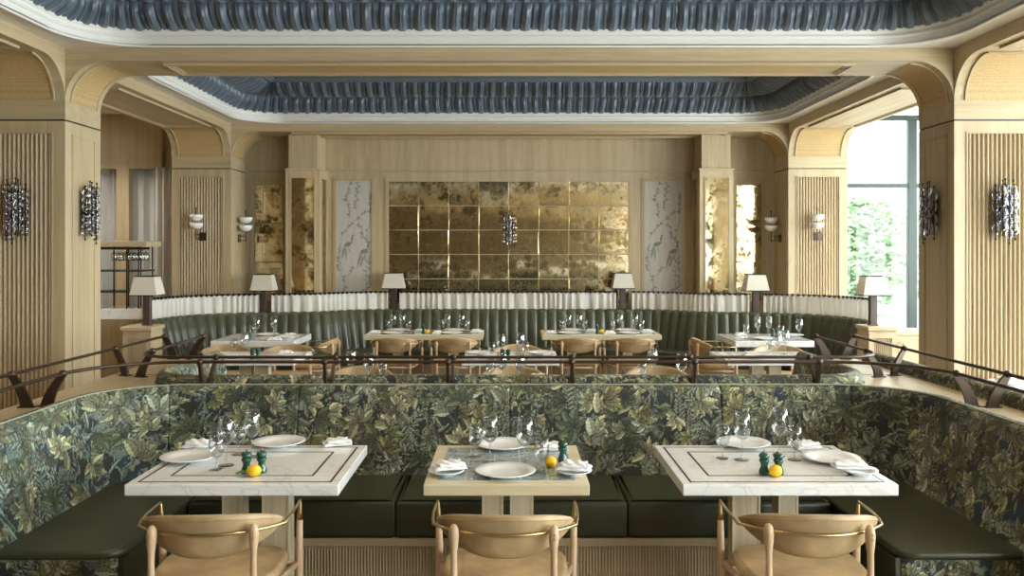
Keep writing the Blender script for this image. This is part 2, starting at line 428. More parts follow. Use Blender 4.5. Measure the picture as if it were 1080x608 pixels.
def arclen(path): return np.r_[0, np.cumsum(np.hypot(np.diff(path[:,0]), np.diff(path[:,1])))]
def sample(img, u, v):
    iu = np.clip((u/PS).astype(int), 0, img.shape[0]-1); iv = np.clip((v/PS).astype(int), 0, img.shape[1]-1)
    return img[iu[:,None], iv[None,:]]
ROLL = [(0,.45),(.02,.50),(.055,.62),(.095,.76),(.118,.86),(.130,.915)] + \
       [(.185-.055*math.cos(t), .915+.055*math.sin(t)) for t in np.linspace(.15, PI-.1, 12)] + [(.243,.88)]
def tapestry_back(parent, W, Dd, Rr, E, flip, seams, step=.0055, uoff=0, img=TAP, name='backrest_panel', roll=ROLL):
    path = upath(W, Dd, Rr, E, step, flip); s = arclen(path)
    pr, v = prof_resample(roll, step)
    # close the ends: pull the sheet together behind the roll
    cuts = [0]
    for kx, side in seams:
        if side == 'x': i = int(np.argmin(np.abs(path[:,0]-kx) + 9*(np.abs(path[:,1]-Dd) > .05)))
        cuts.append(i)
    cuts.append(len(path)-1)
    for a, b in zip(cuts[:-1], cuts[1:]):
        p = path[a:b+1]; su = s[a:b+1]
        P = sweep(p, pr)
        q = np.minimum(su-su[0], su[-1]-su); dip = np.clip(1-q/.012, 0, 1)**2*.007     # the seam pinch
        nx = np.stack([p[:,2], p[:,3], np.zeros(len(p))], 1)
        P += nx[:,None,:]*dip[:,None,None]; P[...,2] -= dip[:,None]*.6*(pr[None,:,1] > .9)
        # back sheet and bottom, so that the panel has its full depth
        back = sweep(p, np.array([(.243,.88),(.243,.02),(.0,.02),(.0,.45)]))
        Pa = np.concatenate([P, back[:,1:]], 1)
        col = sample(img, su+uoff, v)
        ca = np.concatenate([col, np.repeat(col[:,-1:]*.6, 3, 1)], 1)
        # end caps: a ring shrunk to the section's middle
        def cap(i):
            c = Pa[i].mean(0); return np.stack([Pa[i]*(1-t)+c*t for t in (1,.66,.33)], 0)
        c0 = cap(0); c1 = cap(-1)[::-1]
        Pa = np.concatenate([c0, Pa, c1], 0); ca = np.concatenate([np.repeat(ca[:1],3,0), ca, np.repeat(ca[-1:],3,0)], 0)
        grid_obj(name, Pa, M['tapestry'], parent, ca)
    return path

def outline(path, o): return [(p[0]+p[2]*o, p[1]+p[3]*o) for p in path]

# ------------------------------------------------------------------ front U banquette
fb = thing('banquette', 'large U-shaped booth bench in front with leafy tapestry back and dark green leather seat', 'bench', (0,0,0))
tapestry_back(fb, 2.25, 4.94, .33, 3.35, False, [(-2.02,'x'),(-1.28,'x'),(0,'x'),(1.28,'x'),(2.02,'x')])
def lay_tape(o): return o
# piping line along the top of the roll
mb = MB(); pp = upath(2.25,4.94,.33,3.35,.05); mb.tube([(p[0]+p[2]*.158, p[1]+p[3]*.158, .9685) for p in pp], .0035, 6)
M['piping'] = plain('pale_piping', (.36,.38,.28), .6)
pi_ = mb.build('piping', M['piping'], fb, True); pi_['label'] = 'pale piping along the top'
def seat_poly(x0, x1, y0, y1, r=.05, corners=(1,1,1,1)):
    out = []
    for (cx, cy, a0), on in zip(((x0,y0,PI),(x1,y0,1.5*PI),(x1,y1,0),(x0,y1,.5*PI)), corners):
        if not on: out.append((cx,cy)); continue
        ox = cx + (r if cx == x0 else -r); oy = cy + (r if cy == y0 else -r)
        for i in range(5): t = a0+PI/2*i/4; out.append((ox+r*math.cos(t), oy+r*math.sin(t)))
    return out
FY = 4.405                                  # front edge of the middle seat
xs = [-1.700, -.605, .625, 1.700]
for a, b in zip(xs[:-1], xs[1:]):
    MB().cushion(seat_poly(a+.002, b-.002, FY, 4.945, .01), .265, .462, .028).build('seat_cushion', M['green_leather'], fb, 'auto')
for sx in (-1, 1):
    pl = seat_poly(1.702, 2.27, 3.655, 4.96, .10, (1,0,0,0))
    pl = [(sx*x, y) for x, y in pl]
    MB().cushion(pl, .425, .466, .018).build('seat_cushion', M['green_leather'], fb, 'auto')
    ap = MB().box(min(sx*1.712,sx*2.25), max(sx*1.712,sx*2.25), 3.70, 4.93, .24, .424)
    ap.build('seat_apron', M['green_leather'], fb)
    # tapestry end panel
    n = 100; ux = np.linspace(1.735, 2.30, 110)*sx; vz = np.linspace(.02, .424, 80)
    P = np.zeros((110, 80, 3)); P[...,0] = ux[:,None]; P[...,1] = 3.678; P[...,2] = vz[None,:]
    edge = np.minimum(np.abs(ux-ux[0]), .03); P[...,1] += (.03-edge[:,None])**2*20
    colr = sample(TAP, np.abs(ux)*1.0+(1.5 if sx < 0 else 5.0), vz)
    ring = np.concatenate([P, P[:,::-1]+np.array([0,.03,0])], 1); cr = np.concatenate([colr, colr[:,::-1]], 1)
    grid_obj('end_panel', ring, M['tapestry'], fb, cr)
# plinth of fine upright reeds below the middle seats, with its rail
def reeds(mb, x0, x1, y, z0, z1, pitch, face=-1, axis='x', depth=None):
    # half-round reeds; face = direction the reeds look along the other axis
    n = int(round(abs(x1-x0)/pitch)); pitch = (x1-x0)/n; r = abs(pitch)*.31; dp = depth or r*1.75
    for i in range(n):
        c = x0+pitch*(i+.5); pts = [(c+r*math.cos(t), y+face*dp*math.sin(t)) for t in np.linspace(0, PI, 5)]
        if axis == 'y': pts = [(q, p) for p, q in pts]
        k = len(pts); vs = [(p[0],p[1],z0) for p in pts]+[(p[0],p[1],z1) for p in pts]
        mb.add(vs, [(j,j+1,k+j+1,k+j) for j in range(k-1)]+[tuple(range(k-1,-1,-1)), tuple(range(k,2*k))])
    return mb
pb = MB().box(-1.74, 1.74, 4.46, 4.90, .0, .215); pb.build('plinth', M['oak_x'], fb)
MB().bbox(-1.76, 1.76, 4.425, 4.47, .215, .263, .004).build('plinth_rail', M['oak_x'], fb)
reeds(MB(), -1.74, 1.74, 4.462, .01, .213, .0165).build('reeded_front', M['oak'], fb, 'auto')
for sx in (-1, 1):
    MB().box(min(sx*1.75,sx*2.24), max(sx*1.75,sx*2.24), 3.72, 4.93, 0, .238).build('plinth', M['oak_y'], fb)

# ------------------------------------------------------------------ rear U banquette, back to back with it
rb = thing('banquette', 'U-shaped tapestry booth bench behind the front one, opening towards the back wall', 'bench', (0,0,0))
tapestry_back(rb, 2.20, 5.68, .16, 6.81, True, [(-1.28,'x'),(0.02,'x'),(1.28,'x')], .008, 1.0)
for a, b in ((-1.68,-.56),(-.56,.56),(.56,1.68)):
    MB().cushion(seat_poly(a+.002, b-.002, 5.66, 6.20, .01), .265, .462, .028).build('seat_cushion', M['green_leather'], rb, 'auto')
for sx in (-1, 1):
    pl = [(sx*x, y) for x, y in seat_poly(1.685, 2.22, 5.66, 6.78, .06, (0,0,0,1))]
    MB().cushion(pl, .265, .462, .028).build('seat_cushion', M['green_leather'], rb, 'auto')
MB().box(-2.15, 2.15, 5.72, 6.12, 0, .263).build('plinth', M['oak_x'], rb)
for sx in (-1, 1): MB().box(min(sx*1.74,sx*2.15), max(sx*1.74,sx*2.15), 6.125, 6.74, 0, .263).build('plinth', M['oak_y'], rb)

# ------------------------------------------------------------------ wooden ledge (capped half-height wall) between the booths
dw = thing('divider_wall', 'half-height divider wall with pale oak ledge carrying the railings between the booths', 'divider')
f_in = outline(upath(2.25,4.94,.33,3.3,.06), .252); r_in = outline(upath(2.20,5.68,.16,6.95,.06,True), .252)
CX = 2.865
poly = [(-CX,3.3)] + f_in + [(CX,3.3),(CX,6.95)] + r_in[::-1] + [(-CX,6.95)]
MB().prism(poly, .855, .89).build('ledge', M['ledge'], dw)
ins = [(-CX+.02,3.32)] + outline(upath(2.25,4.94,.33,3.32,.06), .262) + [(CX-.02,3.32),(CX-.02,6.93)] + outline(upath(2.20,5.68,.16,6.93,.06,True), .262)[::-1] + [(-CX+.02,6.93)]
MB().prism(ins, 0, .854).build('wall_body', M['oak'], dw)
for sx in (-1, 1):
    # thin dark expansion joints let into the ledge
    for yy in (6.02, 4.86, 3.86):
        mb = MB().box(-.16, .16, -.003, .003, 0, .0015)
        mb.rot(0 if yy == 0 else sx*-.55*0).move(sx*2.68, yy, .8903).build('joint', M['seam'], dw)

# tapestry bench back along the right outer side
ob = thing('banquette', 'tapestry bench back seen from behind along the outer side of the right ledge', 'bench')
oroll = [(.0,.86)] + [(.07-.07*math.cos(t), .90+.07*math.sin(t)) for t in np.linspace(.2, PI-.1, 14)] + [(.165,.80),(.21,.46)]
pth = np.array([(2.868, y, 1, 0) for y in np.arange(3.3, 6.80, .008)])
pr, v = prof_resample(oroll, .006); P = sweep(pth, pr)
P[...,0] -= 0; bk = sweep(pth, np.array([(.21,.02),(0.0,.02)])); Pa = np.concatenate([P, bk, P[:,:1]], 1)
cc = sample(TAP, pth[:,1]+1.6, v+.25); ca = np.concatenate([cc, np.repeat(cc[:,-1:],2,1), cc[:,:1]], 1)
def capr(Pa, i):
    c = Pa[i].mean(0); return np.stack([Pa[i]*(1-t)+c*t for t in (1,.66,.33)], 0)
Pb = np.concatenate([capr(Pa,0), Pa, capr(Pa,-1)[::-1]], 0); cb = np.concatenate([np.repeat(ca[:1],3,0), ca, np.repeat(ca[-1:],3,0)], 0)
grid_obj('backrest', Pb, M['tapestry'], ob, cb)
MB().cushion(seat_poly(3.09, 3.60, 3.3, 6.79, .04), .28, .46, .03).build('seat_cushion', M['green_leather'], ob, 'auto')
MB().box(3.09, 3.52, 3.34, 6.75, 0, .279).build('plinth', M['oak_y'], ob)

# ------------------------------------------------------------------ bronze rails on leaning brackets
def rail(label, pts, brackets, r=.0105, fw=.046):
    t = thing('railing', label, 'railing')
    b = MB().tube([(p[0], p[1], 1.08) for p in pts], r, 10); 
    b.build('handrail', M['bronze'], t, True)
    for (tx, ty, bx, by) in brackets:
        T = Vector((tx, ty, 1.072)); B = Vector((bx, by, .89)); d = (T-B); hd_ = Vector((d.x, d.y, 0)).normalized(); side = hd_*(.024 if abs(bx) < 2 else .036)
        vs = []; fs = []; n = 8
        out = Vector((d.x, d.y, 0)); out = out.normalized()*.022 if out.length > 1e-4 else out
        for i in range(n+1):
            q = i/n; c = B + Vector((d.x*q**1.6, d.y*q**1.6, d.z*q)); w = side*(1.0-.35*q); th = Vector((-hd_.y, hd_.x, 0))*.009
            vs += [c-w-th, c+w-th, c+w+th, c-w+th]
        for i in range(n):
            for k in range(4): fs.append((i*4+k, i*4+(k+1)%4, (i+1)*4+(k+1)%4, (i+1)*4+k))
        fs += [(3,2,1,0), tuple(n*4+k for k in range(4))]
        br = MB().add(vs, fs).build('bracket', M['bronze'], t)
        fw_ = .022 if abs(bx) < 2 else fw; m2 = MB().box(-fw_, fw_, -.020, .020, 0, .007)
        ang = math.atan2(side.y, side.x); m2.rot(ang).move(bx, by, .89); m2.build('foot_plate', M['bronze'], br)
        MB().lathe([(.006,-.02),(.020,-.014),(.022,0),(.020,.014),(.006,.02)], 12, (tx,ty,1.08)).build('clamp', M['bronze'], br, True)
    return t
fp = upath(2.57, 5.295, .57, 3.35, .08); rp = upath(2.52, 5.53, .30, 6.91, .08, True)
cx = [-1.966, -1.175, -.393, .393, 1.175, 1.966]
fbr = [(x, 5.295, x, 5.335) for x in cx] + [(s*2.57, y, s*2.66, y) for s in (-1,1) for y in (4.80,)] + [(s*2.57, 3.75, s*2.66, 3.75) for s in (-1,1)]
rail('bronze handrail following the back of the front booth, nearer of the two parallel rails', fp, fbr)
cx2 = cx
rbr = [(x+.02, 5.53, x+.02, 5.405) for x in cx2] + [(s*2.515, 5.88, s*2.615, 5.91) for s in (-1,1)] + [(s*2.52, 6.86, s*2.61, 6.86) for s in (-1,1)]
rail('bronze handrail around the rear booth, farther of the two parallel rails', rp, rbr)
for s, w in ((-1,'left'),(1,'right')):
    rail('straight bronze handrail along the outer edge of the %s ledge' % w, [(s*2.845, 3.35), (s*2.845, 4), (s*2.845, 5), (s*2.845, 6), (s*2.845, 6.93)],
         [(s*2.845, 4.77, s*2.76, 4.77), (s*2.845, 6.02, s*2.75, 5.97), (s*2.845, 6.88, s*2.77, 6.88), (s*2.845, 3.75, s*2.76, 3.75)])
# ------------------------------------------------------------------ room shell
ZC = 3.51; BT = 3.40; PX0, PX1 = 3.775, 4.575
P1, P1b, P2, P2b = 7.085, 7.70, 11.30, 11.92
YW = 12.10; YF = -3.4; SX = 7.2; ZA = 3.75
struct('floor', MB().box(-SX, SX, YF, YW+.3, -.1, 0), M['floor'])
# flat white ceiling strips with rounded openings
def rrect(x0, x1, y0, y1, r, step=.05):
    # closed, counter-clockwise; inward normals
    out = []
    def seg(a, b, n):
        L = math.dist(a, b); k = max(1, int(round(L/step)))
        for i in range(k): t = i/k; out.append((a[0]+(b[0]-a[0])*t, a[1]+(b[1]-a[1])*t, *n))
    def arc(cx, cy, a0):
        k = max(6, int(r*PI/2/step))
        for i in range(k): t = a0+PI/2*i/k; out.append((cx+r*math.cos(t), cy+r*math.sin(t), -math.cos(t), -math.sin(t)))
    seg((x0+r,y0),(x1-r,y0),(0,1)); arc(x1-r,y0+r,1.5*PI); seg((x1,y0+r),(x1,y1-r),(-1,0)); arc(x1-r,y1-r,0)
    seg((x1-r,y1),(x0+r,y1),(0,-1)); arc(x0+r,y1-r,.5*PI); seg((x0,y1-r),(x0,y0+r),(1,0)); arc(x0+r,y0+r,PI)
    return np.array(out)
def slab_with_hole(mb, x0, x1, y0, y1, hole, z0, z1):
    outer = [(x0,y0),(x1,y0),(x1,y1),(x0,y1)]; inner = [(p[0],p[1]) for p in hole]
    tri = tessellate_polygon([[Vector((*p,0)) for p in outer], [Vector((*p,0)) for p in inner]])
    allp = outer+inner; n = len(allp)
    mb.add([(p[0],p[1],z0) for p in allp]+[(p[0],p[1],z1) for p in allp], [tuple(t) for t in tri]+[tuple(n+i for i in reversed(t)) for t in tri])
    k = len(inner); mb.add([(p[0],p[1],z0) for p in inner]+[(p[0],p[1],z1) for p in inner], [(i,(i+1)%k,k+(i+1)%k,k+i) for i in range(k)])
def coffer(y0, y1, wn, which, n):
    op = rrect(-3.565, 3.565, y0+wn, y1-.085, .55)
    mb = MB(); slab_with_hole(mb, -PX0-.02, PX0+.02, y0-.02, y1+.02, op, ZC, ZC+.06)
    ce = struct('ceiling', mb, M['white'])
    mold = [(-.03,3.512),(-.03,3.500),(-.015,3.494),(0,3.500),(0,3.518),(-.010,3.524),(-.010,3.560),(.008,3.566),(.016,3.575),(.016,3.590),(.004,3.596),(.004,3.606),(.030,3.612),(.036,3.645),(-.02,3.65)]
    P = sweep(op, np.array(mold)); grid_obj('trim_%d' % n, P, M['white'], None, None, False, True)['kind'] = 'structure'
    # satin canopy: two gathered tiers and a flat top
    t = thing('fabric_canopy', 'gathered blue satin lining of the %s ceiling coffer' % which, 'canopy')
    path = rrect(-3.565, 3.565, y0+wn, y1-.085, .55, .0085); s = arclen(path)
    rr = np.random.RandomState(3+n)
    pitch = .146; npl = round(s[-1]/pitch); ph = s/s[-1]*npl
    for ti, (o0, z0_, o1, z1_, amp) in enumerate(((-.01,3.615,.160,3.825,.062),(.160,3.825,.45,3.99,.070))):
        K = 17; P = np.zeros((len(path), K, 3))
        for j in range(K):
            t_ = j/(K-1); 
            sag = math.sin(PI*t_)
            swell = .030*sag**.7
            lean = ph + .16*t_*np.sin(s*1.3+ti*2)
            fr = lean % 1.0
            big = np.clip(np.sin(PI*np.clip(fr/.62,0,1)),0,1)**.7 + .55*np.clip(np.sin(PI*np.clip((fr-.62)/.38,0,1)),0,1)**.6*(.6+.4*np.abs(np.sin((fr-.62)/.38*3*PI)))
            fine = .13*np.sin(fr*2*PI*5+2.5*np.sin(ph*.7))+.05*np.sin(fr*2*PI*9+ph)
            pinch = sag**.45
            bul = amp*(big*1.0+fine)*pinch
            dirx, dirz = (.92, -.30-.35*t_) if ti == 0 else (.72, -.69)
            o = o0+(o1-o0)*t_ + (bul+swell)*dirx*.85; z = z0_+(z1_-z0_)*t_ + (bul+swell)*dirz*.85
            P[:,j,0] = path[:,0]+path[:,2]*o; P[:,j,1] = path[:,1]+path[:,3]*o; P[:,j,2] = z
        grid_obj('gathered_tier', P, M['blue'], t, None, True, True)
    inr = rrect(-3.565+.40, 3.565-.40, y0+wn+.40, y1-.085-.40, .14)
    mb = MB(); mb.prism([(p[0],p[1]) for p in inr], 4.0, 4.03)
    mb.build('top_panel', M['bluetop'], t)
    fr_ = [(0,3.985),(0,3.955),(.05,3.955),(.05,3.975),(.10,3.975),(.10,4.0)]
    P = sweep(rrect(-3.565+.46, 3.565-.46, y0+wn+.46, y1-.085-.46, .08), np.array(fr_)); grid_obj('frame', P, M['bluetop'], t, None, False, True)
    return t
coffer(1.2, P1, .11, 'nearer', 1); coffer(P1b, P2, .11, 'farther', 2)
struct('ceiling', MB().box(-PX1, PX1, YF, YW+.2, 4.10, 4.2), M['white'])  # unseen slab added above the coffers to stop sky light leaking in
# plain ceilings elsewhere
struct('ceiling', MB().box(-PX1, PX1, YF, 1.2, ZC, ZC+.06), M['white'])
struct('ceiling', MB().box(-PX1, PX1, P2b, YW, ZC, ZC+.06), M['white'])
for sx in (-1, 1): struct('ceiling', MB().box(min(sx*PX1,sx*SX), max(sx*PX1,sx*SX), YF, YW+.2, ZA, ZA+.06), M['white'])

# cross beams with arched ends, depth beams with arched ends
AR = .345
def arch_pts(x, z, sx, r=AR, n=10):   # from the springing up to the crown
    return [(x+sx*(r-r*math.cos(t)), z+r*math.sin(t)) for t in np.linspace(0, PI/2, n)]
tn = [3]
def nexttrim(): tn[0] += 1; return 'trim_%d' % tn[0]
ZS = BT-AR
for (a, b) in ((P1,P1b),(P2,P2b)):
    left = arch_pts(-PX0, ZS, 1); right = arch_pts(PX0, ZS, -1)[::-1]
    poly = [(-PX0,ZC)] + left + right + [(PX0,ZC)]
    bm_ = struct(nexttrim(), MB().prism(poly, a, b, 'y'), M['oak_x'])
    # cane inlays bent over the soffit at each arch, then the long soffit panel
    for sx in (-1, 1):
        P = np.array([[(sx*(PX0-.004-(AR-AR*math.cos(t))), y, ZS+AR*math.sin(t)-.004) for y in (a+.09, b-.09)] for t in np.linspace(0, PI/2*.96, 12)])
        P = np.array([[(sx*(PX0-(AR-(AR-.005)*math.cos(t))), y, ZS+(AR-.005)*math.sin(t)) for y in (a+.09, b-.09)] for t in np.linspace(0.02, PI/2*.98, 14)])
        grid_obj('cane_inlay', P, M['cane'], bm_)
        for yy in (a+.075, b-.09):
            mb = MB(); n = 14; vs = []; fs = []
            for t in np.linspace(.02, PI/2*.98, n):
                for (rr_, dy) in ((AR-.001,0),(AR-.014,0),(AR-.014,.015),(AR-.001,.015)):
                    vs.append((sx*(PX0-(AR-rr_*math.cos(t))), yy+dy, ZS+rr_*math.sin(t)))
            for i in range(n-1):
                for k in range(4): fs.append((i*4+k,i*4+(k+1)%4,(i+1)*4+(k+1)%4,(i+1)*4+k))
            mb.add(vs, fs); mb.build('inlay_bead', M['oak'], bm_)
    xw = 2.98; ym = (a+b)/2
    MB().box(-xw, xw, a+.12, b-.12, BT-.004, BT-.001).build('soffit_panel', M['cane'], bm_)
    for k, (ins, th) in enumerate(((.0,.022),(.022,.015),(.042,.009))):
        x0, x1, y0, y1 = -xw+ins, xw-ins, a+.09+ins, b-.09-ins; w = .02
        mb = MB().box(x0,x1,y0,y0+w,BT-th,BT).box(x0,x1,y1-w,y1,BT-th,BT).box(x0,x0+w,y0+w,y1-w,BT-th,BT).box(x1-w,x1,y0+w,y1-w,BT-th,BT)
        mb.build('soffit_moulding', M['oak_x'], bm_)
for sx in (-1, 1):
    for (a, b, aa, ab) in ((YF,P1,False,True),(P1b,P2,True,True)):
        poly = [(a,ZC+.2)]
        poly += [(y, z) for y, z in arch_pts(a, ZS, 1)] if aa else [(a,BT)]
        poly += [(y, z) for y, z in arch_pts(b, ZS, -1)[::-1]] + [(b,ZC+.2)]
        x0, x1 = sorted((sx*PX0, sx*PX1))
        bm_ = struct(nexttrim(), MB().prism(poly, x0, x1, 'x'), M['oak_y'])
        ends = [(b,-1)] + ([(a,1)] if aa else [])
        for (ye, dr) in ends:
            P = np.array([[(x, ye+dr*(AR-(AR-.005)*math.cos(t)), ZS+(AR-.005)*math.sin(t)) for x in (x0+.1, x1-.1)] for t in np.linspace(.02, PI/2*.98, 14)])
            grid_obj('cane_inlay', P, M['cane'], bm_)
            for xx in (x0+.085, x1-.1):
                vs = []; fs = []; n = 14
                for t in np.linspace(.02, PI/2*.98, n):
                    for (rr_, dx) in ((AR-.001,0),(AR-.016,0),(AR-.016,.015),(AR-.001,.015)):
                        vs.append((xx+dx, ye+dr*(AR-rr_*math.cos(t)), ZS+rr_*math.sin(t)))
                for i in range(n-1):
                    for k in range(4): fs.append((i*4+k,i*4+(k+1)%4,(i+1)*4+(k+1)%4,(i+1)*4+k))
                MB().add(vs, fs).build('inlay_bead', M['oak'], bm_)
        ya = max(a, .5)+.55; yb = b-.5
        MB().box(x0+.12, x1-.12, ya+.03, yb-.03, BT-.004, BT-.001).build('soffit_panel', M['oak_y'], bm_)
        for k, (ins, th) in enumerate(((.0,.022),(.022,.014))):
            q0, q1, y0, y1 = x0+.09+ins, x1-.09-ins, ya+ins, yb-ins; w = .02
            mb = MB().box(q0,q1,y0,y0+w,BT-th,BT).box(q0,q1,y1-w,y1,BT-th,BT).box(q0,q0+w,y0+w,y1-w,BT-th,BT).box(q1-w,q1,y0+w,y1-w,BT-th,BT)
            mb.build('soffit_moulding', M['oak_y'], bm_)
        # upper strip that closes the higher side ceilings
        struct(nexttrim(), MB().box(min(sx*(PX0+.001),sx*PX1), max(sx*(PX0+.001),sx*PX1), a, b, ZC+.2, ZA+.04), M['white'])

# pillars
def frame(mb, x0, x1, z0, z1, y, w, d, axis='y'):
    # flat frame standing d proud of y (towards -axis when d<0)
    for (a, b, c, e) in ((x0,x1,z0,z0+w),(x0,x1,z1-w,z1),(x0,x0+w,z0+w,z1-w),(x1-w,x1,z0+w,z1-w)):
        if axis == 'y': mb.box(a, b, min(y,y+d), max(y,y+d), c, e)
        else: mb.box(min(y,y+d), max(y,y+d), a, b, c, e)
    return mb
ZB = 2.90
def pillar(sx, y0, y1, label):
    t = thing('pillar', label, 'pillar', (0,0,0)); x0, x1 = sorted((sx*PX0, sx*PX1)); g = .018
    MB().box(x0+g, x1-g, y0+g, y1-g, 0, ZB-.03).build('shaft', M['oak'], t)
    # front skin: frame around the reeded panel
    fx0, fx1 = x0+.105, x1-.105
    mb = MB().box(x0,fx0,y0,y0+g,0,ZB-.012).box(fx1,x1,y0,y0+g,0,ZB-.012).box(fx0,fx1,y0,y0+g,0,.22).box(fx0,fx1,y0,y0+g,2.79,ZB-.012)
    # side and back skins
    mb.box(x0,x0+g,y0+g,y1,0,ZB-.012).box(x1-g,x1,y0+g,y1,0,ZB-.012).box(x0+g,x1-g,y1-g,y1,0,ZB-.012)
    mb.build('cladding', M['oak'], t)
    frame(MB(), fx0-.004, fx1+.004, .216, 2.794, y0+.004, .012, -.012).build('panel_bead', M['oak'], t)
    reeds(MB(), fx0+.008, fx1-.008, y0+g+.001, .232, 2.778, .0385, -1).build('reeded_panel', M['oak'], t, 'auto')
    for xs_, d in ((x0,-.007),(x1,.007)):
        frame(MB(), y0+.11, y1-.11, .22, 2.79, xs_, .014, d, 'x').build('side_bead', M['oak'], t)
    MB().box(x0+.006, x1-.006, y0+.006, y1-.006, ZB-.012, ZB+.002).build('band', M['band'], t)
    MB().box(x0, x1, y0, y1, ZB+.002, ZS).build('capital', M['oak_x'], t)
    # solid head that carries the beams
    MB().box(x0, x1, y0, y1, ZS, ZA+.03).build('head', M['oak_x'], t)
    return t
pillar(-1, P1, P1b, 'near left oak-clad pillar with reeded front and clear bead sconces')
pillar(1, P1, P1b, 'near right oak-clad pillar with reeded front, beside the window')
pillar(-1, P2, P2b, 'far left oak-clad pillar with reeded front and white bowl sconce, beside the grey drapes')
pillar(1, P2, P2b, 'far right oak-clad pillar with reeded front and white bowl sconce, beside the window')

# back wall
struct('wall_back', MB().box(-5.0, PX1, YW, YW+.2, 0, ZA), M['oak'], label='oak panelled back wall')
tr = MB()
tr.bbox(-3.77, 3.77, YW-.03, YW, 2.915, 2.94, .004)
struct(nexttrim(), tr, M['oak_x'])
def wall_frame(x0, x1, z0, z1):
    mb = frame(MB(), x0-.055, x1+.055, z0-.055, z1+.055, YW, .022, -.014)
    frame(mb, x0-.03, x1+.03, z0-.03, z1+.03, YW, .03, -.02); struct(nexttrim(), mb, M['oak'])
def mirror(label, x0, x1, z0, z1, nx, nz, y=YW, group=None):
    t = thing('mirror', label, 'mirror', (0,0,0))
    MB().box(x0, x1, y-.006, y-.001, z0, z1).build('backing', M['joint'], t)
    rr = random.Random(int(x0*100)); w = (x1-x0)/nx; h = (z1-z0)/nz
    for i in range(nx):
        for j in range(nz):
            a, b, c, d = x0+i*w+.004, x0+(i+1)*w-.004, z0+j*h+.004, z0+(j+1)*h-.004
            tx, tz = rr.uniform(-.0022,.0022), rr.uniform(-.0022,.0022); bv = .004
            y_ = y-.012
            vs = [(a,y-.007,c),(b,y-.007,c),(b,y-.007,d),(a,y-.007,d),
                  (a+bv,y_-tx-tz,c+bv),(b-bv,y_+tx-tz,c+bv),(b-bv,y_+tx+tz,d-bv),(a+bv,y_-tx+tz,d-bv)]
            MB().add(vs, [(4,5,6,7),(0,1,5,4),(1,2,6,5),(2,3,7,6),(3,0,4,7),(3,2,1,0)]).build('mirror_tile', M['mirror'], t)
    return t
MX0, MX1 = -1.753, 1.726
mirror('large antiqued gold mirror of square tiles in the middle of the back wall', MX0, MX1, 1.02, 2.787, 8, 5); wall_frame(MX0, MX1, 1.02, 2.787)
for sx, w in ((-1,'left'),(1,'right')):
    a, b = (X(268,YW), X(299,YW)) if sx < 0 else (X(776,YW), X(803,YW))
    mirror('narrow antiqued mirror in the recess between the %s boxed column and the far %s pillar' % (w, w), a, b, 1.05, 2.74, 1, 3); wall_frame(a, b, 1.05, 2.74)
# boxed columns
BY = 11.56
for sx, w in ((-1,'left'),(1,'right')):
    x0, x1 = sorted((sx*2.634, sx*3.105))
    t = thing('boxed_column', 'boxed oak column with a narrow mirror strip, %s of the big mirror' % w, 'column')
    MB().box(x0, x1, BY, YW-.001, 0, 2.915).build('lower_box', M['oak'], t)
    MB().box(x0+.035, x1-.035, BY+.03, YW-.001, 2.915, ZC-.001).build('upper_box', M['oak'], t)
    MB().bbox(x0-.012, x1+.012, BY-.012, YW-.002, 2.90, 2.925, .003).build('cornice', M['oak_x'], t)
    xa, xb = x0+.085, x1-.075
    frame(MB(), xa-.02, xb+.02, 1.0, 2.81, BY, .016, -.012).build('mirror_frame', M['oak'], t)
    k = MB().box(xa, xb, BY-.004, BY-.0005, 1.02, 2.79).build('mirror_strip', M['mirror'], t)
    ys = (BY+.13, BY+.40); xe = x0 if sx > 0 else x1; d = -.004 if sx > 0 else .004
    MB().box(min(xe,xe+d), max(xe,xe+d), ys[0], ys[1], 1.02, 2.79).build('side_mirror_strip', M['mirror'], t)
    frame(MB(), ys[0]-.02, ys[1]+.02, 1.0, 2.81, xe, .016, d*3, 'x').build('side_mirror_frame', M['oak'], t)

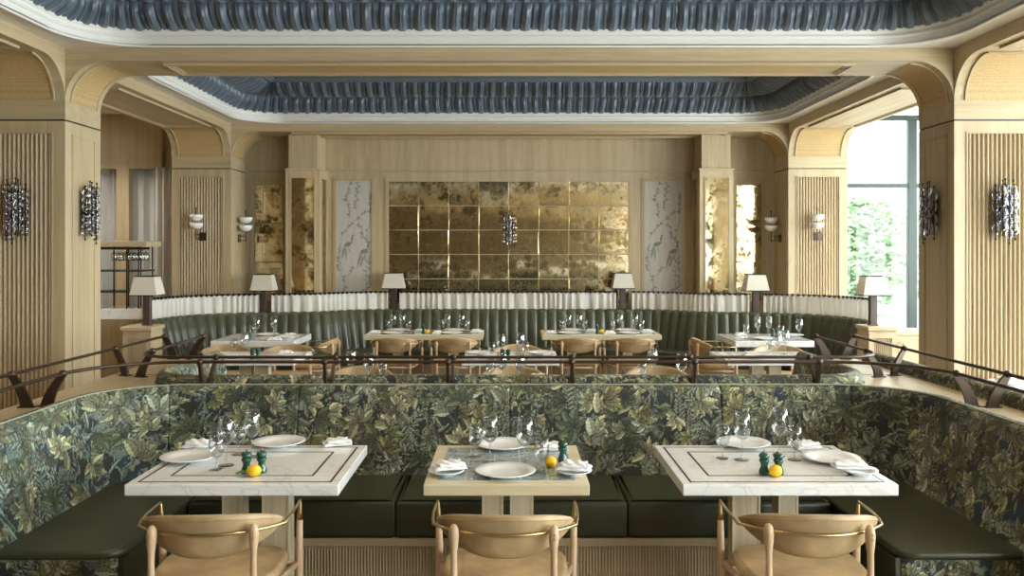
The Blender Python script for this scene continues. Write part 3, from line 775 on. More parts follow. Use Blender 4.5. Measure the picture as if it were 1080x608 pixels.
# bird wallpaper panels (flat hangings in frames)
def paint_paper(flip=False):
    w, h = .52, 1.62; s = .006; nu, nv = int(w/s), int(h/s); rs = np.random.RandomState(21)
    img = np.zeros((nu,nv,3), np.float32); img[:] = (.53,.50,.455)
    U, V = np.meshgrid(np.arange(nu)*s, np.arange(nv)*s, indexing='ij'); img *= (1+.03*np.sin(U*60+np.sin(V*9)*2))[...,None]
    def leaf(cx, cy, a, L, W, c=.12, al=.9):
        u = U-cx; v = V-cy; p = (u*math.cos(a)+v*math.sin(a))/L; q = -u*math.sin(a)+v*math.cos(a)
        m = (p > 0)&(p < 1)&(np.abs(q) < np.maximum(W*np.sin(PI*np.clip(p,0,1)**.8), 0)); img[m] = img[m]*(1-al)+np.array([c,c*1.02,c*.95])*al
        m2 = m&(np.abs(q) < s*.5); img[m2] = img[m2]*.5+.15
    def stem(pts):
        for (x0,y0),(x1,y1) in zip(pts[:-1], pts[1:]): leaf(x0,y0,math.atan2(y1-y0,x1-x0),math.dist((x0,y0),(x1,y1))*1.2,.006,.20,.7)
    for (x, y, n, dr) in ((.06,.02,16,1.2),(.30,.0,30,1.7),(.46,.75,18,2.0),(.06,.80,20,1.0),(.2,1.1,12,1.4),(.3,1.2,9,2.2),(.15,.3,9,.7)):
        a = dr; pts = [(x,y)]
        for i in range(n):
            a += rs.randn()*.35; a = a*.9+1.5*.1; x = min(max(x+math.cos(a)*.045,.03),.49); y += abs(math.sin(a))*.045; pts.append((x,y))
            if rs.rand() < .6:
                b = a+rs.choice([-1,1])*(.7+.5*rs.rand()); leaf(x, y, b, .035+.035*rs.rand(), .009+.007*rs.rand(), .16+.2*rs.rand())
                leaf(x, y, b+.9, .03+.02*rs.rand(), .009, .16+.2*rs.rand()); leaf(x, y, b-.8, .03+.02*rs.rand(), .007, .2+.2*rs.rand())
        stem(pts)
    def bird(cx, cy, k):     # a long-tailed bird on a twig
        leaf(cx-.06*k, cy, .35, .14, .030, .17); leaf(cx+.05*k, cy+.05, 1.45, .11, .014, .12); leaf(cx+.06*k, cy+.145, .1 if k > 0 else PI-.1, .04, .009, .10)
        leaf(cx-.04*k, cy+.01, -1.85, .22, .018, .22); leaf(cx-.03*k, cy-.02, -1.6, .2, .014, .28); leaf(cx, cy-.02, -1.2, .08, .006, .12)
    bird(.17, .72, 1); bird(.40, .62, 1)
    for i in range(34): leaf(.41+.09*rs.rand(), .10+.016*i, rs.rand()*6, .045, .012, .2+.2*rs.rand())
    for i in range(18): leaf(.01+.06*rs.rand(), .40+.02*i, rs.rand()*6, .04, .010, .2+.2*rs.rand())
    return img, s, w, h
pim, ps_, pw, ph_ = paint_paper()
for sx, w in ((-1,'left'),(1,'right')):
    xa = X(355,YW) if sx < 0 else X(680.5,YW); xb = X(392,YW) if sx < 0 else X(718,YW)
    nu, nv = pim.shape[:2]; P = np.zeros((nu,nv,3)); P[...,0] = np.linspace(xa,xb,nu)[:,None]; P[...,1] = YW-.006; P[...,2] = np.linspace(1.10,2.79,nv)[None,:]
    Pf = np.concatenate([P, (P+np.array([0,.004,0]))[:,::-1]], 1)
    o = grid_obj('wallpaper_panel', Pf, M['paper'], None, np.concatenate([pim, pim[:,::-1]], 1)); tag(o, 'grey bird-and-vine wallpaper panel %s of the big mirror' % w, 'wallpaper panel')
    wall_frame(xa, xb, 1.10, 2.79)

# left aisle end: piers, panelled head and drapes; right aisle end: tall window
struct('wall_left', MB().box(-SX-.2, -SX, YF, YW+.3, 0, ZA), M['oak'], label='left side wall')
hd = MB().box(-SX, X(170.5,12.0), 12.0, 12.35, Z(178,12.0), ZA).box(X(122.5,12.0), X(136,12.0), 12.0, 12.35, 0, Z(178,12)).box(-SX, X(96,12.0), 12.0, 12.35, 0, Z(178,12))
struct('wall_end', hd, M['oak'], label='panelled head and pier over the grey drapes')
struct('wall_back', MB().box(-SX, -5.0, 12.55, 12.7, 0, ZA), M['oak'])
def drape(name, pts, z0, z1, amp, pitch, m, parent=None, th=.004, seed=1, taper=0):
    # cloth hung in folds along a plan line, with real thickness
    pts = np.array(pts, float); d = np.r_[0, np.cumsum(np.hypot(*np.diff(pts, axis=0).T))]; n = int(d[-1]/(pitch/9)); s = np.linspace(0, d[-1], n)
    x = np.interp(s, d, pts[:,0]); y = np.interp(s, d, pts[:,1]); tx = np.gradient(x); ty = np.gradient(y); L = np.hypot(tx,ty); nx, ny = ty/L, -tx/L
    rs = np.random.RandomState(seed); ph = np.cumsum(1+.45*np.sin(s*7+rs.rand()*6)+.25*rs.randn(n))*(s[1]-s[0])/pitch*2*PI
    K = 12; P = np.zeros((n, K, 3))
    for j in range(K):
        t = j/(K-1); a = amp*(1-.45*t)*(1+.2*np.sin(s*3+t*2)); w = a*(np.sin(ph)+.25*np.sin(2.3*ph+t*1.5))
        P[:,j,0] = x+nx*w; P[:,j,1] = y+ny*w; P[:,j,2] = z0+(z1-z0)*t
    P2 = P.copy(); P2[...,0] -= nx[:,None]*th; P2[...,1] -= ny[:,None]*th
    return grid_obj(name, np.concatenate([P, P2[:,::-1], P[:,:1]], 1), m, parent)
for i, (a, b, lb) in enumerate(((96,122.5,'grey drape glimpsed between the near left pillar and the oak pier'),(137,166,'grey drape hanging right of the oak pier behind the glass rack'),(166,181,'pale drape hanging against the far left pillar'))):
    x0, x1 = X(a,12.1), X(b,12.1); yy = 12.15 if i < 2 else 11.86
    if i == 2: x0, x1 = X(165,11.86), -PX1-.03
    o = drape('drape', [(x0,yy),((x0+x1)/2,yy+.001),(x1,yy)], .02, Z(177,12.1)+(.0 if i < 2 else -.02), .058, .105, M['drape'] if i < 2 else M['curtain'], seed=i+2); tag(o, lb, 'curtain')
# right aisle window wall at the end
wx0, wx1, zt = PX1-.1, SX, 3.74
WY = 12.1
struct('wall_end', MB().box(wx0, SX, WY, WY+.15, 0, .55).box(wx0, wx0+.2, WY, WY+.15, .55, zt), M['white'], label='low sill wall under the end window')
def window(n, x0, x1, y0, y1, z0, z1, vert, horiz, axis):
    fr = MB(); a0, a1 = (x0,x1) if axis == 'x' else (y0,y1)
    def bar(a, b, c, d, w=.04):
        if axis == 'x': fr.bbox(a, b, y0-w, y0+w, c, d, .004)
        else: fr.bbox(x0-w, x0+w, a, b, c, d, .004)
    bar(a0, a1, z0, z0+.06); bar(a0, a1, z1-.06, z1)
    for v, w in vert: bar(v-w/2, v+w/2, z0+.06, z1-.06)
    for h, w in horiz:
        cuts = [a0]+[q for v, vw in sorted(vert) for q in (v-vw/2, v+vw/2)]+[a1]
        for i in range(0, len(cuts), 2):
            if cuts[i+1]-cuts[i] > .02: bar(cuts[i], cuts[i+1], h-w/2, h+w/2, .03)
    o = struct('window_%d' % n, fr, M['winframe'])
    if axis == 'x': MB().box(x0, x1, y0-.004, y0+.004, z0+.03, z1-.03).build('pane', M['pane'], o)
    else: MB().box(x0-.004, x0+.004, y0, y1, z0+.03, z1-.03).build('pane', M['pane'], o)
window(1, wx0+.2, SX, WY+.07, WY+.07, .55, 3.74, [(X(961.5,12.17),.125)], [(Z(196,12.17),.06),(Z(121,12.17)-.01,.04)], 'x')
# glazed right side and camera-side walls
ys = [YF, -.2, 3.2, 6.6, 10.0, WY-.05]
struct('wall_right', MB().box(SX, SX+.2, YF, WY, 0, .45).box(SX, SX+.2, YF, WY, 3.6, ZA), M['white'])
for i in range(5):
    window(2+i, SX+.08, SX+.08, ys[i], ys[i+1]-.001, .45, 3.6, [(ys[i]+.06,.12),((ys[i]+ys[i+1])/2,.06)], [(2.7,.06)], 'y')
struct('wall_front', MB().box(-SX, SX, YF-.2, YF, 0, .8).box(-SX, SX, YF-.2, YF, 3.3, ZA).box(-SX, 4.5, YF-.2, YF, .8, 3.3), M['oak'])
window(7, 4.5, SX, YF-.08, YF-.08, .8, 3.3, [(5.4,.07),(6.3,.07)], [(2.6,.04)], 'x')  # unseen window added for fill light from behind the camera
mb = MB()
for x_ in np.arange(-4.0, 4.3, .5): mb.box(x_-.018, x_+.018, YF, YF+.03, 1.0, 3.0)
for z_ in (1.0,1.5,2.0,2.5,3.0): mb.box(-4.0, 4.0, YF, YF+.025, z_-.018, z_+.018)
struct('trim_40', mb, M['brass'])
struct('trim_41', MB().box(-4.0, 4.0, YF, YF+.006, 1.0, 3.0), M['dark_oak'])
struct('trim_43', MB().box(-4.2, 4.2, -2.66, -2.64, .921, 1.19), M['curtain'])
struct('trim_42', MB().box(-4.2, 4.2, -2.75, -2.55, 0, .92), M['green_leather'])
# ------------------------------------------------------------------ chairs
def make_chair():
    t = thing('dining_chair', 'x', 'chair')
    # back: bent leather pad, crescent outline
    n, K = 28, 9; prof = []
    def ctr(u):    # plan line of the back, u in -1..1
        return (.272*u, -.275+.150*abs(u)**2.1)
    P = []
    for i in range(n+1):
        u = -1+2*i/n; x, y = ctr(u); u2 = min(1, u+.01); u1 = max(-1, u-.01); a = ctr(u2); b = ctr(u1)
        tx, ty = a[0]-b[0], a[1]-b[1]; L = math.hypot(tx, ty); nx, ny = ty/L, -tx/L       # outward (behind)
        e = (1-abs(u)**9)**.5 if abs(u) < 1 else 0
        e = max(e, .03)
        zt = .762-.046*u*u; zb = .576+.080*abs(u)**2.8; mid = (zt+zb)/2+.008
        zt = mid+(zt-mid)*e; zb = mid+(zb-mid)*e
        ring = []
        for k in range(2*K):
            th = 2*PI*k/(2*K); c, s = math.cos(th), math.sin(th)
            zz = (zt+zb)/2+(zt-zb)/2*math.copysign(abs(s)**.75, s); th_ = .021*max(e,.2)*math.copysign(abs(c)**.6, c)
            tilt = (zz-.66)*.25
            ring.append((x+nx*(th_+tilt), y+ny*(th_+tilt), zz))
        P.append(ring)
    P = np.array(P); P = np.concatenate([P, P[:,:1]], 1)
    P = np.concatenate([P[:1]*0+P[0].mean(0), P, P[:1]*0+P[-1].mean(0)], 0)
    bk = grid_obj('backrest', P, M['tan_leather'], t)
    # stitched seam just below the top edge
    pts = []
    for i in range(25):
        u = -.9+1.8*i/24; x, y = ctr(u); a = ctr(u+.01); b = ctr(u-.01); tx, ty = a[0]-b[0], a[1]-b[1]; L = math.hypot(tx,ty)
        z = .744-.046*u*u; tilt = (z-.66)*.25+.018; pts.append((x+ty/L*tilt, y-tx/L*tilt, z))
    MB().tube(pts, .0028, 6).build('piping', M['tan_leather'], bk, True)
    # rear legs: spindle shaped posts that clasp the pad
    for s in (-1, 1):
        pr = [(.009,0),(.012,.1),(.0155,.30),(.0155,.46),(.0125,.56),(.0130,.61),(.0185,.650),(.0205,.680),(.0180,.702),(.011,.715),(.001,.720)]
        mb = MB(); pts = [(s*.195, -.262-.048*min(1,(z/.55))+.03*(z/.72) - (.0 if z > .3 else (.3-z)*.12), z) for r, z in pr]
        lg = mb.tube(pts, [r for r, z in pr], 12).build('leg', M['chair_wood'], t, True)
        for z in (.668, .685): MB().lathe([(.0035,0),(.0035,.002),(.001,.003)], 8).rot(0).build('screw', M['brass'], lg)
        sc = [o for o in bpy.data.objects if o.parent == lg]
        for o, z in zip(sc, (.668,.687)): o.location = (s*.195+s*.004, -.3035, z); o.rotation_euler = (PI/2,0,0)
        # front legs with brass tops
        pf = [(.010,0),(.014,.15),(.0175,.36),(.016,.5),(.0135,.600)]
        lf = MB().tube([(s*(.285-.0*z+.02*z), .150-.03*z, z) for r, z in pf], [r for r, z in pf], 12).build('leg', M['chair_wood'], t, True)
        MB().tube([(s*.2972,.132,.600),(s*.2985,.129,.635),(s*.300,.127,.678),(s*.3,.127,.690)], [.0135,.0105,.0065,.004], 10).build('brass_ferrule', M['brass'], lf, True)
    # brass rod: from one arm tip round the back to the other
    pts = [(-.300,.127,.686),(-.302,.05,.687),(-.301,-.04,.688),(-.296,-.11,.688)]
    for i in range(19):
        u = -.97+1.94*i/18; x, y = ctr(u); a = ctr(min(1,u+.01)); b = ctr(max(-1,u-.01)); tx, ty = a[0]-b[0], a[1]-b[1]; L = math.hypot(tx,ty)
        pts.append((x+ty/L*.034, y-tx/L*.034, .684-.006*u*u))
    pts += [(-p[0], p[1], p[2]) for p in pts[:4]][::-1]
    MB().tube(pts, .0065, 8).build('arm_rod', M['brass'], t, True)
    # seat
    pl = []
    for i in range(32):
        a = 2*PI*i/32; c, s_ = math.cos(a), math.sin(a); pl.append((.262*math.copysign(abs(c)**.55, c)*(1+.04*s_), -.035+.225*math.copysign(abs(s_)**.6, s_)))
    MB().cushion(pl, .425, .478, .024).build('seat', M['tan_leather'], t, True)
    mb = MB()
    for a, b in (((-.20,-.27),(.20,-.27)),((-.29,.135),(.29,.135)),((-.20,-.27),(-.285,.135)),((.20,-.27),(.285,.135))):
        mb.tube([(a[0],a[1],.405),(b[0],b[1],.405)], .014, 8)
    mb.build('seat_frame', M['chair_wood'], t, True)
    return t

# ------------------------------------------------------------------ tables
def inlay(mb, x0, x1, y0, y1, ins, w, z):
    a, b, c, d = x0+ins, x1-ins, y0+ins, y1-ins
    mb.box(a,b,c,c+w,z,z+.0012).box(a,b,d-w,d,z,z+.0012).box(a,a+w,c+w,d-w,z,z+.0012).box(b-w,b,c+w,d-w,z,z+.0012)
def table(label, x0, x1, y0, y1, kind, legs=None, th=.05, group=None):
    xc, yc = (x0+x1)/2, (y0+y1)/2
    t = thing('dining_table', label, 'table', (xc,yc,0), 0, group); a, b, c, d = x0-xc, x1-xc, y0-yc, y1-yc
    if kind == 'marble':
        tp = MB().bbox(a,b,c,d,.745-th,.745,.003).build('tabletop', M['marble'], t)
        mb = MB(); inlay(mb,a,b,c,d,.040,.0085,.745); mb.build('inlay', M['black'], tp)
        mb = MB(); inlay(mb,a,b,c,d,.145,.0085,.745); mb.build('inlay', M['black'], tp)
    else:
        tp = MB().bbox(a,b,c,d,.745-th,.745,.003).build('tabletop', M['table_oak'], t)
        s = .004; bd = .058; w, h = (b-a)-2*bd, (d-c)-2*bd; nu, nv = int(w/s), int(h/s); rs = np.random.RandomState(int(abs(x0)*100)+4)
        U, V = np.meshgrid(np.linspace(0,w,nu), np.linspace(0,h,nv), indexing='ij')
        img = np.zeros((nu,nv,3)); img[:] = (.40,.455,.455)
        img *= (1+.05*np.sin(U*70)*np.sin(V*60))[...,None]
        tw = w/round(w/.125); thh = h/round(h/.125)
        for i in range(int(w*h*1300)):
            x, y = rs.rand()*w, rs.rand()*h; a_ = rs.choice([0,.3,1.57,-.4,.8])+rs.randn()*.25; L = .015+.045*rs.rand(); W = .002+.0045*rs.rand()
            p = ((U-x)*math.cos(a_)+(V-y)*math.sin(a_))/L; q = -(U-x)*math.sin(a_)+(V-y)*math.cos(a_)-.006*np.sin(p*9)
            m = (p > 0)&(p < 1)&(np.abs(q) < W); img[m] = img[m]*.35+np.array([.07,.11,.12])*(1+rs.rand())*.6
        g = (np.abs((U/tw)%1-.5) > .482)|(np.abs((V/thh)%1-.5) > .482); img[g] = (.70,.72,.70)
        P = np.zeros((nu,nv,3)); P[...,0] = a+bd+U; P[...,1] = c+bd+V; P[...,2] = .7462
        P = np.concatenate([P[:, :1]-[0,0,.002], P, P[:,-1:]-[0,0,.002]], 1); img = np.concatenate([img[:,:1],img,img[:,-1:]],1)
        o = grid_obj('tile_inlay', P, M['tiles'], tp, img, False)
    legs = legs or [(-.085,.0,.11,.12),(.085,.0,.11,.12)]
    for (lx, ly, w, dp) in legs:
        cl = MB().bbox(lx-w/2, lx+w/2, ly-dp/2, ly+dp/2, .035, .745-th-.004, .004).build('column', M['leg_wood'], t)
        MB().box(lx-w/2-.004, lx-w/2+.006, ly-dp/2-.004, ly-dp/2+.006, .05, .745-th-.02).box(lx+w/2-.006, lx+w/2+.004, ly-dp/2-.004, ly-dp/2+.006, .05, .745-th-.02).build('edge_strip', M['table_oak'], cl)
    xs_ = [l[0] for l in legs]
    MB().bbox(min(xs_)-.16, max(xs_)+.16, -.20, .20, 0, .034, .006).build('foot', M['bronze'], t)
    MB().box(min(xs_)-.15, max(xs_)+.15, -.14, .14, .745-th-.012, .745-th-.0005).build('top_plate', M['black'], t)
    return t

# ------------------------------------------------------------------ tableware
def mk_glass(pr):
    def f():
        o = MB().lathe(pr, 28, close=False).build('wine_glass', M['glass'], None, True); return tag(o, 'x', 'glass')
    return f
WINE = [(0,0),(.037,.0),(.0375,.002),(.030,.004),(.008,.008),(.0042,.014),(.0036,.05),(.0038,.088),(.008,.098),(.022,.108),(.036,.127),(.0435,.152),(.0435,.172),(.039,.205),(.0335,.238),
        (.0325,.238),(.038,.205),(.0425,.172),(.0423,.152),(.035,.129),(.021,.110),(.006,.102),(0,.101)]
WATER = [(0,0),(.033,.0),(.0335,.002),(.026,.004),(.008,.007),(.004,.012),(.0038,.048),(.009,.056),(.024,.066),(.033,.084),(.0355,.105),(.034,.13),(.030,.165),
        (.029,.165),(.033,.13),(.0345,.105),(.032,.086),(.023,.068),(.007,.060),(0,.059)]
def mk_plate(r):
    def f():
        k = r/.14
        pr = [(0,.003),(.072*k,.003),(.074*k,0),(.078*k,0),(.082*k,.005),(.10*k,.012),(.139*k,.021),(.141*k,.0235),(.138*k,.0255),(.102*k,.017),(.088*k,.0115),(.06*k,.0085),(0,.008)]
        return tag(MB().lathe(pr, 48, close=False).build('plate', M['porcelain'], None, True), 'x', 'plate')
    return f
def mk_napkin(roll=False, seed=1):
    def f():
        rs = np.random.RandomState(seed); t = thing('napkin', 'x', 'napkin')
        layers = ((.15,.105,0,.016),(.115,.085,.014,.020)) if not roll else ((.17,.07,0,.012),(.14,.055,.011,.024))
        for w, d, z, h in layers:
            n, m_ = 26, 22; P = np.zeros((n, m_, 3)); dx, dy = rs.randn()*.006, rs.randn()*.006; ph = rs.rand(6)*6
            for i in range(n):
                for j in range(m_):
                    u = -1+2*i/(n-1); th = 2*PI*j/(m_-1); c, s = math.cos(th), math.sin(th)
                    e = (1-min(1,abs(u))**8)**.5 if abs(u) < 1 else .0; e = max(e, .05)
                    y = d/2*math.copysign(abs(c)**.5, c)*(1+.06*math.sin(u*4+ph[0]))
                    zz = z+h/2+h/2*math.copysign(abs(s)**.6, s)*e
                    if s > 0: zz += .004*math.sin(u*7+ph[1]+c*3)+.003*math.sin(c*8+ph[2])
                    P[i,j] = (u*w/2+dx+.006*math.sin(c*3+ph[3]), y+dy, max(zz, z))
            P = np.concatenate([P[:1]*0+P[0].mean(0), P, P[:1]*0+P[-1].mean(0)], 0)
            grid_obj('cloth_fold', P, M['linen'], t)
        return t
    return f
def mk_mill():
    t = thing('pepper_mill', 'x', 'pepper mill')
    MB().lathe([(0,0),(.024,0),(.025,.004),(.024,.016),(.020,.026),(.0165,.036),(.0165,.046),(.021,.056),(.0235,.062),(.0235,.068),(.017,.072),(0,.0725)], 24).build('body', M['mill'], t, True)
    MB().lathe([(0,.073),(.018,.073),(.0235,.078),(.0245,.086),(.021,.095),(.012,.099),(0,.100)], 24).build('head', M['mill'], t, True)
    MB().lathe([(0,.1),(.003,.1),(.003,.104),(.0055,.107),(.005,.112),(0,.114)], 12).build('finial', M['brass'], t, True)
    return t
def mk_lemon(leaf=True):
    def f():
        t = thing('lemon', 'x', 'lemon')
        b = MB().lathe([(0,-.043),(.006,-.041),(.012,-.036),(.024,-.026),(.031,-.013),(.033,0),(.031,.013),(.024,.026),(.011,.036),(.005,.040),(0,.041)], 24)
        b.v = [(z*.84, y*.84, x*.84+.0277) for x, y, z in b.v]; b.build('fruit', M['lemon'], t, True)
        if leaf:
            P = np.array([[(-.03-.05*u, w*.017*math.sin(PI*u**.7) , .012+.010*math.sin(u*3)+abs(w)*.006) for w in (-1,-.5,0,.5,1)] for u in np.linspace(0.02,1,8)])
            P = np.concatenate([P, (P-np.array([0,0,.0015]))[:, ::-1], P[:,:1]], 1)
            grid_obj('leaf', P, M['leaf'], t)
        return t
    return f
KINDS = {'wine': (mk_glass(WINE), 'tall wine glass', 'wine_glass'), 'water': (mk_glass(WATER), 'small water glass', 'water_glass'), 'plate': (mk_plate(.14), 'white dinner plate', 'plate'),
         'side': (mk_plate(.085), 'small white side plate', 'plate'), 'napkin': (mk_napkin(), 'folded white napkin', 'napkin'), 'roll': (mk_napkin(True, 5), 'rolled white napkin', 'napkin'),
         'mill': (mk_mill, 'green pepper mill', 'pepper_mill'), 'lemon': (mk_lemon(True), 'yellow lemon with a leaf', 'lemon')}
ORD = ['leftmost','second from left','third from left','fourth from left','fifth from left','sixth from left','seventh from left','eighth from left']
def lay(items, where, zt=.745):
    # items: (kind, x, y, rz, own label or None); things of one kind on one table are told apart by their order
    for kind in dict.fromkeys(i[0] for i in items):
        g = sorted([i for i in items if i[0] == kind], key=lambda i: i[1]/i[2])
        for n, (k, x, y, rz, lb, dz) in enumerate(g):
            if not lb: lb = KINDS[k][1]+(', %s on ' % ORD[n] if len(g) > 1 else ' on ')+where
            o = put(k, KINDS[k][0], (x, y, zt+dz), rz, lb, (KINDS[k][1]+'s on '+where) if len(g) > 1 else None)
            o.name = KINDS[k][2]
def px(kind, x, y, lb=None, rz=0, dz=0, z=.745):
    Y = D(y, z); return (kind, X(x, Y), Y, rz, lb, dz+.0005)

TL = table('white marble table with black inlay lines at the front left, bare wood and white-washed columns', -1.715, -.762, 3.713, 4.464, 'marble', [(-.121,.06,.09,.12),(.124,-.06,.125,.10)])
TR = table('white marble table with black inlay lines at the front right', .772, 1.732, 3.713, 4.464, 'marble', [(-.124,-.06,.125,.10),(.127,.10,.09,.12)])
TC = table('square oak table topped with painted tiles at the front centre', -.384, .3565, 3.713, 4.464, 'tile', [(-.068,0,.095,.12),(.072,0,.105,.12)])
lay([px('water',228,496,'small water glass beside the near left plate on the left marble table'), px('wine',238.5,491.5,'tall wine glass behind the small one, left of the centre on the left marble table'),
     px('water',251.5,480,'small water glass behind the pepper mills on the left marble table'), px('wine',266,482.5,'tallest wine glass behind the lemon on the left marble table'),
     px('plate',200,485.5,'white dinner plate at the left edge of the left marble table'), px('plate',294,468.8+1,'white dinner plate at the far side of the left marble table'),
     px('napkin',208,471,'white napkin lying flat behind the left plate on the left marble table',.1), px('napkin',354,469.5,'white napkin at the right far corner of the left marble table',.35),
     px('mill',260,499.5,'green pepper mill left of its twin behind the lemon, left marble table'), px('mill',276,498.5,'green pepper mill right of its twin behind the lemon, left marble table'),
     px('lemon',268,503,'yellow lemon with a leaf before two green mills on the left marble table',.2)], 'the left marble table')
lay([px('water',501.5,482.7,'small glass at the left back of the tiled centre table'), px('wine',516.7,488.5,'tall wine glass left of the middle on the tiled centre table'),
     px('wine',553.6,493,'tall wine glass right of the middle on the tiled centre table'), px('water',571,500,'small glass in front of the lemon on the tiled centre table'),
     px('plate',533,501,'white dinner plate at the near edge of the tiled centre table'), px('plate',530,472.5,'white dinner plate at the far edge of the tiled centre table'),
     px('side',471,501,'small white plate under the left napkin on the tiled centre table'), px('side',605,501,'small white plate under the near right napkin on the tiled centre table'),
     px('napkin',472,500,'crumpled white napkin at the left of the tiled centre table',.3,.0255), px('napkin',604,500.5,'crumpled white napkin at the near right of the tiled centre table',-.2,.0255),
     px('napkin',581,474,'white napkin at the far right of the tiled centre table, behind the lemon',.1),
     px('mill',593.5,487,'single dark green pepper mill on the tiled centre table')], 'the tiled centre table')
o = put('lemon2', mk_lemon(False), (X(581,4.0), 4.0, .7455), .9, 'lemon beside the single green mill on the tiled centre table')
lay([px('water',762.3,484,'small water glass at the left back of the right marble table'), px('wine',782.5,485.6,'tall wine glass left of the pepper mills on the right marble table'),
     px('wine',822.5,480.5,'tall wine glass right of the pepper mills on the right marble table'), px('water',838,485.5,'small water glass beside the right plate on the right marble table'),
     px('plate',784,470.8,'white dinner plate at the far side of the right marble table'), px('plate',876,486.5,'white dinner plate at the right of the right marble table'),
     px('side',906,500.5,'small white plate under the rolled napkin on the right marble table'), px('roll',897,499.5,'rolled white napkin on a small plate at the right marble table corner',-.05,.0255),
     px('napkin',847,472.5,'white napkin behind the small glass on the right marble table',.3),
     px('mill',806,500.6,'green pepper mill left of its twin behind the lemon, right marble table'), px('mill',821,500.6,'green pepper mill right of its twin behind the lemon, right marble table')], 'the right marble table')
put('lemon2', None, (X(818,3.84), 3.84, .7455), .5, 'lemon in front of two green mills on the right marble table')

chair_n = [0]
def chair(x, y, rz, label, group=None): return put('chair', make_chair, (x, y, 0), rz, label, group)
chair(-1.215, 3.535, .065, 'tan leather chair with bent back and brass rod at the front left marble table', 'chairs in the front row')
chair(-.017, 3.535, -.02, 'tan leather chair with bent back and brass rod at the tiled centre table', 'chairs in the front row')
chair(1.222, 3.54, -.045, 'tan leather chair with bent back and brass rod at the front right marble table', 'chairs in the front row')

# tables and chairs inside the rear booth
for i, (a, b, w) in enumerate(((-1.71,-.78,'left'),(-.40,.36,'centre'),(.78,1.71,'right'))):
    table('table inside the rear booth at the %s, mostly hidden behind the tapestry back' % w, a, b, 6.28, 6.96, 'marble' if i != 1 else 'tile')
for cxp, w in ((384,'left'),(541,'centre'),(690,'right')):
    chair(X(cxp,7.39), 7.13, PI, 'tan chair facing the camera across the rear booth %s table, mostly hidden' % w, 'chairs across the rear booth tables')
lay([('wine',X(370,6.8),6.8,0,None,0),('wine',X(389,6.5),6.5,0,None,0),('water',X(404,6.6),6.6,0,None,0),('napkin',X(420,6.75),6.75,0,None,0)], 'the left table of the rear booth')
lay([('wine',X(529,6.6),6.6,0,None,0),('wine',X(548,6.55),6.55,0,None,0),('water',X(517,6.7),6.7,0,None,0),('napkin',X(566,6.8),6.8,0,None,0)], 'the middle table of the rear booth')
lay([('wine',X(688,6.8),6.8,0,None,0),('wine',X(719,6.5),6.5,0,None,0),('water',X(677,6.6),6.6,0,None,0)], 'the right table of the rear booth')
# second row
for i, (a, b, w) in enumerate(((-2.98,-2.04,'left'),(-.453,.47,'centre'),(2.06,2.98,'right'))):
    table('white marble table in the middle of the room, %s of its row behind the railings' % w, a, b, 7.89, 8.60, 'marble')
lay([('wine',X(258,8.2),8.2,0,None,0),('water',X(247,8.3),8.3,0,None,0),('mill',X(266,8.0),8.0,0,None,0),('mill',X(272,8.02),8.02,0,None,0),('napkin',X(243,8.05),8.05,.3,None,0),('plate',X(308,8.1),8.1,0,None,0),('napkin',X(300,8.4),8.4,.3,None,0)], 'the left table of the middle row')
lay([('wine',X(528.5,8.04),8.04,0,None,0),('water',X(518.5,7.98),7.98,0,None,0),('wine',X(549,8.15),8.15,0,None,0),('water',X(554.5,8.0),8.0,0,None,0),('mill',X(530,7.95),7.95,0,None,0),('mill',X(536,7.95),7.95,0,None,0),
     ('plate',X(505,8.38),8.38,0,None,0),('plate',X(571,8.38),8.38,0,None,0),('napkin',X(495,8.02),8.02,0,None,0),('napkin',X(578,8.02),8.02,.2,None,0)], 'the centre table of the middle row')
lay([('wine',X(820,8.1),8.1,0,None,0),('water',X(812,8.2),8.2,0,None,0),('napkin',X(790,8.3),8.3,.1,None,0),('plate',X(800,8.1),8.1,0,None,0),('wine',X(828,8.4),8.4,0,None,0)], 'the right table of the middle row')
for x, y, w in ((X(239,9.0),8.86,'far left'),(X(305,9.0),8.84,'left, right of the pepper mills'),(X(546,9.05),8.82,'centre'),(X(818,9.05),8.82,'right')):
    chair(x, y, PI, 'tan leather chair facing the camera in the middle row, %s' % w, 'chairs facing the camera in the middle row')
# back row
table('white marble table at the far left in front of the curved green bench', -3.435, -2.477, 9.58, 10.42, 'marble', th=.07)
table('white marble table at the far right in front of the curved green bench', 2.59, 3.50, 9.58, 10.42, 'marble', th=.07)
table('long tile-topped oak table left of centre against the straight green bench', -1.79, -.333, 10.27, 10.90, 'tile', [(-.35,0,.11,.12),(.35,0,.11,.12)], .065)
table('long tile-topped oak table right of centre against the straight green bench', .40, 1.873, 10.27, 10.90, 'tile', [(-.35,0,.11,.12),(.35,0,.11,.12)], .065)
def px4(xs, kinds, y): return [(k, X(x, yy), yy, r, None, 0) for x, k, yy, r in [(x_, k_, y_, r_) for (x_, k_, y_, r_) in xs]]
lay([(k, X(x, y), y, r, None, 0) for k, x, y, r in (('water',409,10.575,0),('wine',415,10.585,0),('wine',424.5,10.585,0),('water',431,10.575,0),('water',466,10.575,0),('wine',472,10.585,0),('wine',487,10.585,0),('water',493,10.575,0),
     ('plate',420,10.76,0),('plate',414,10.40,0),('plate',479,10.76,0),('plate',476,10.40,0),('napkin',395,10.45,0),('napkin',460,10.40,1.57),('napkin',502,10.65,0),('napkin',443,10.68,0),('mill',446.5,10.5,0))], 'the long table left of centre')
put('lemon2', None, (X(450.8,10.42), 10.42, .7455), .5, 'lemon beside the pepper mill on the long table left of centre')
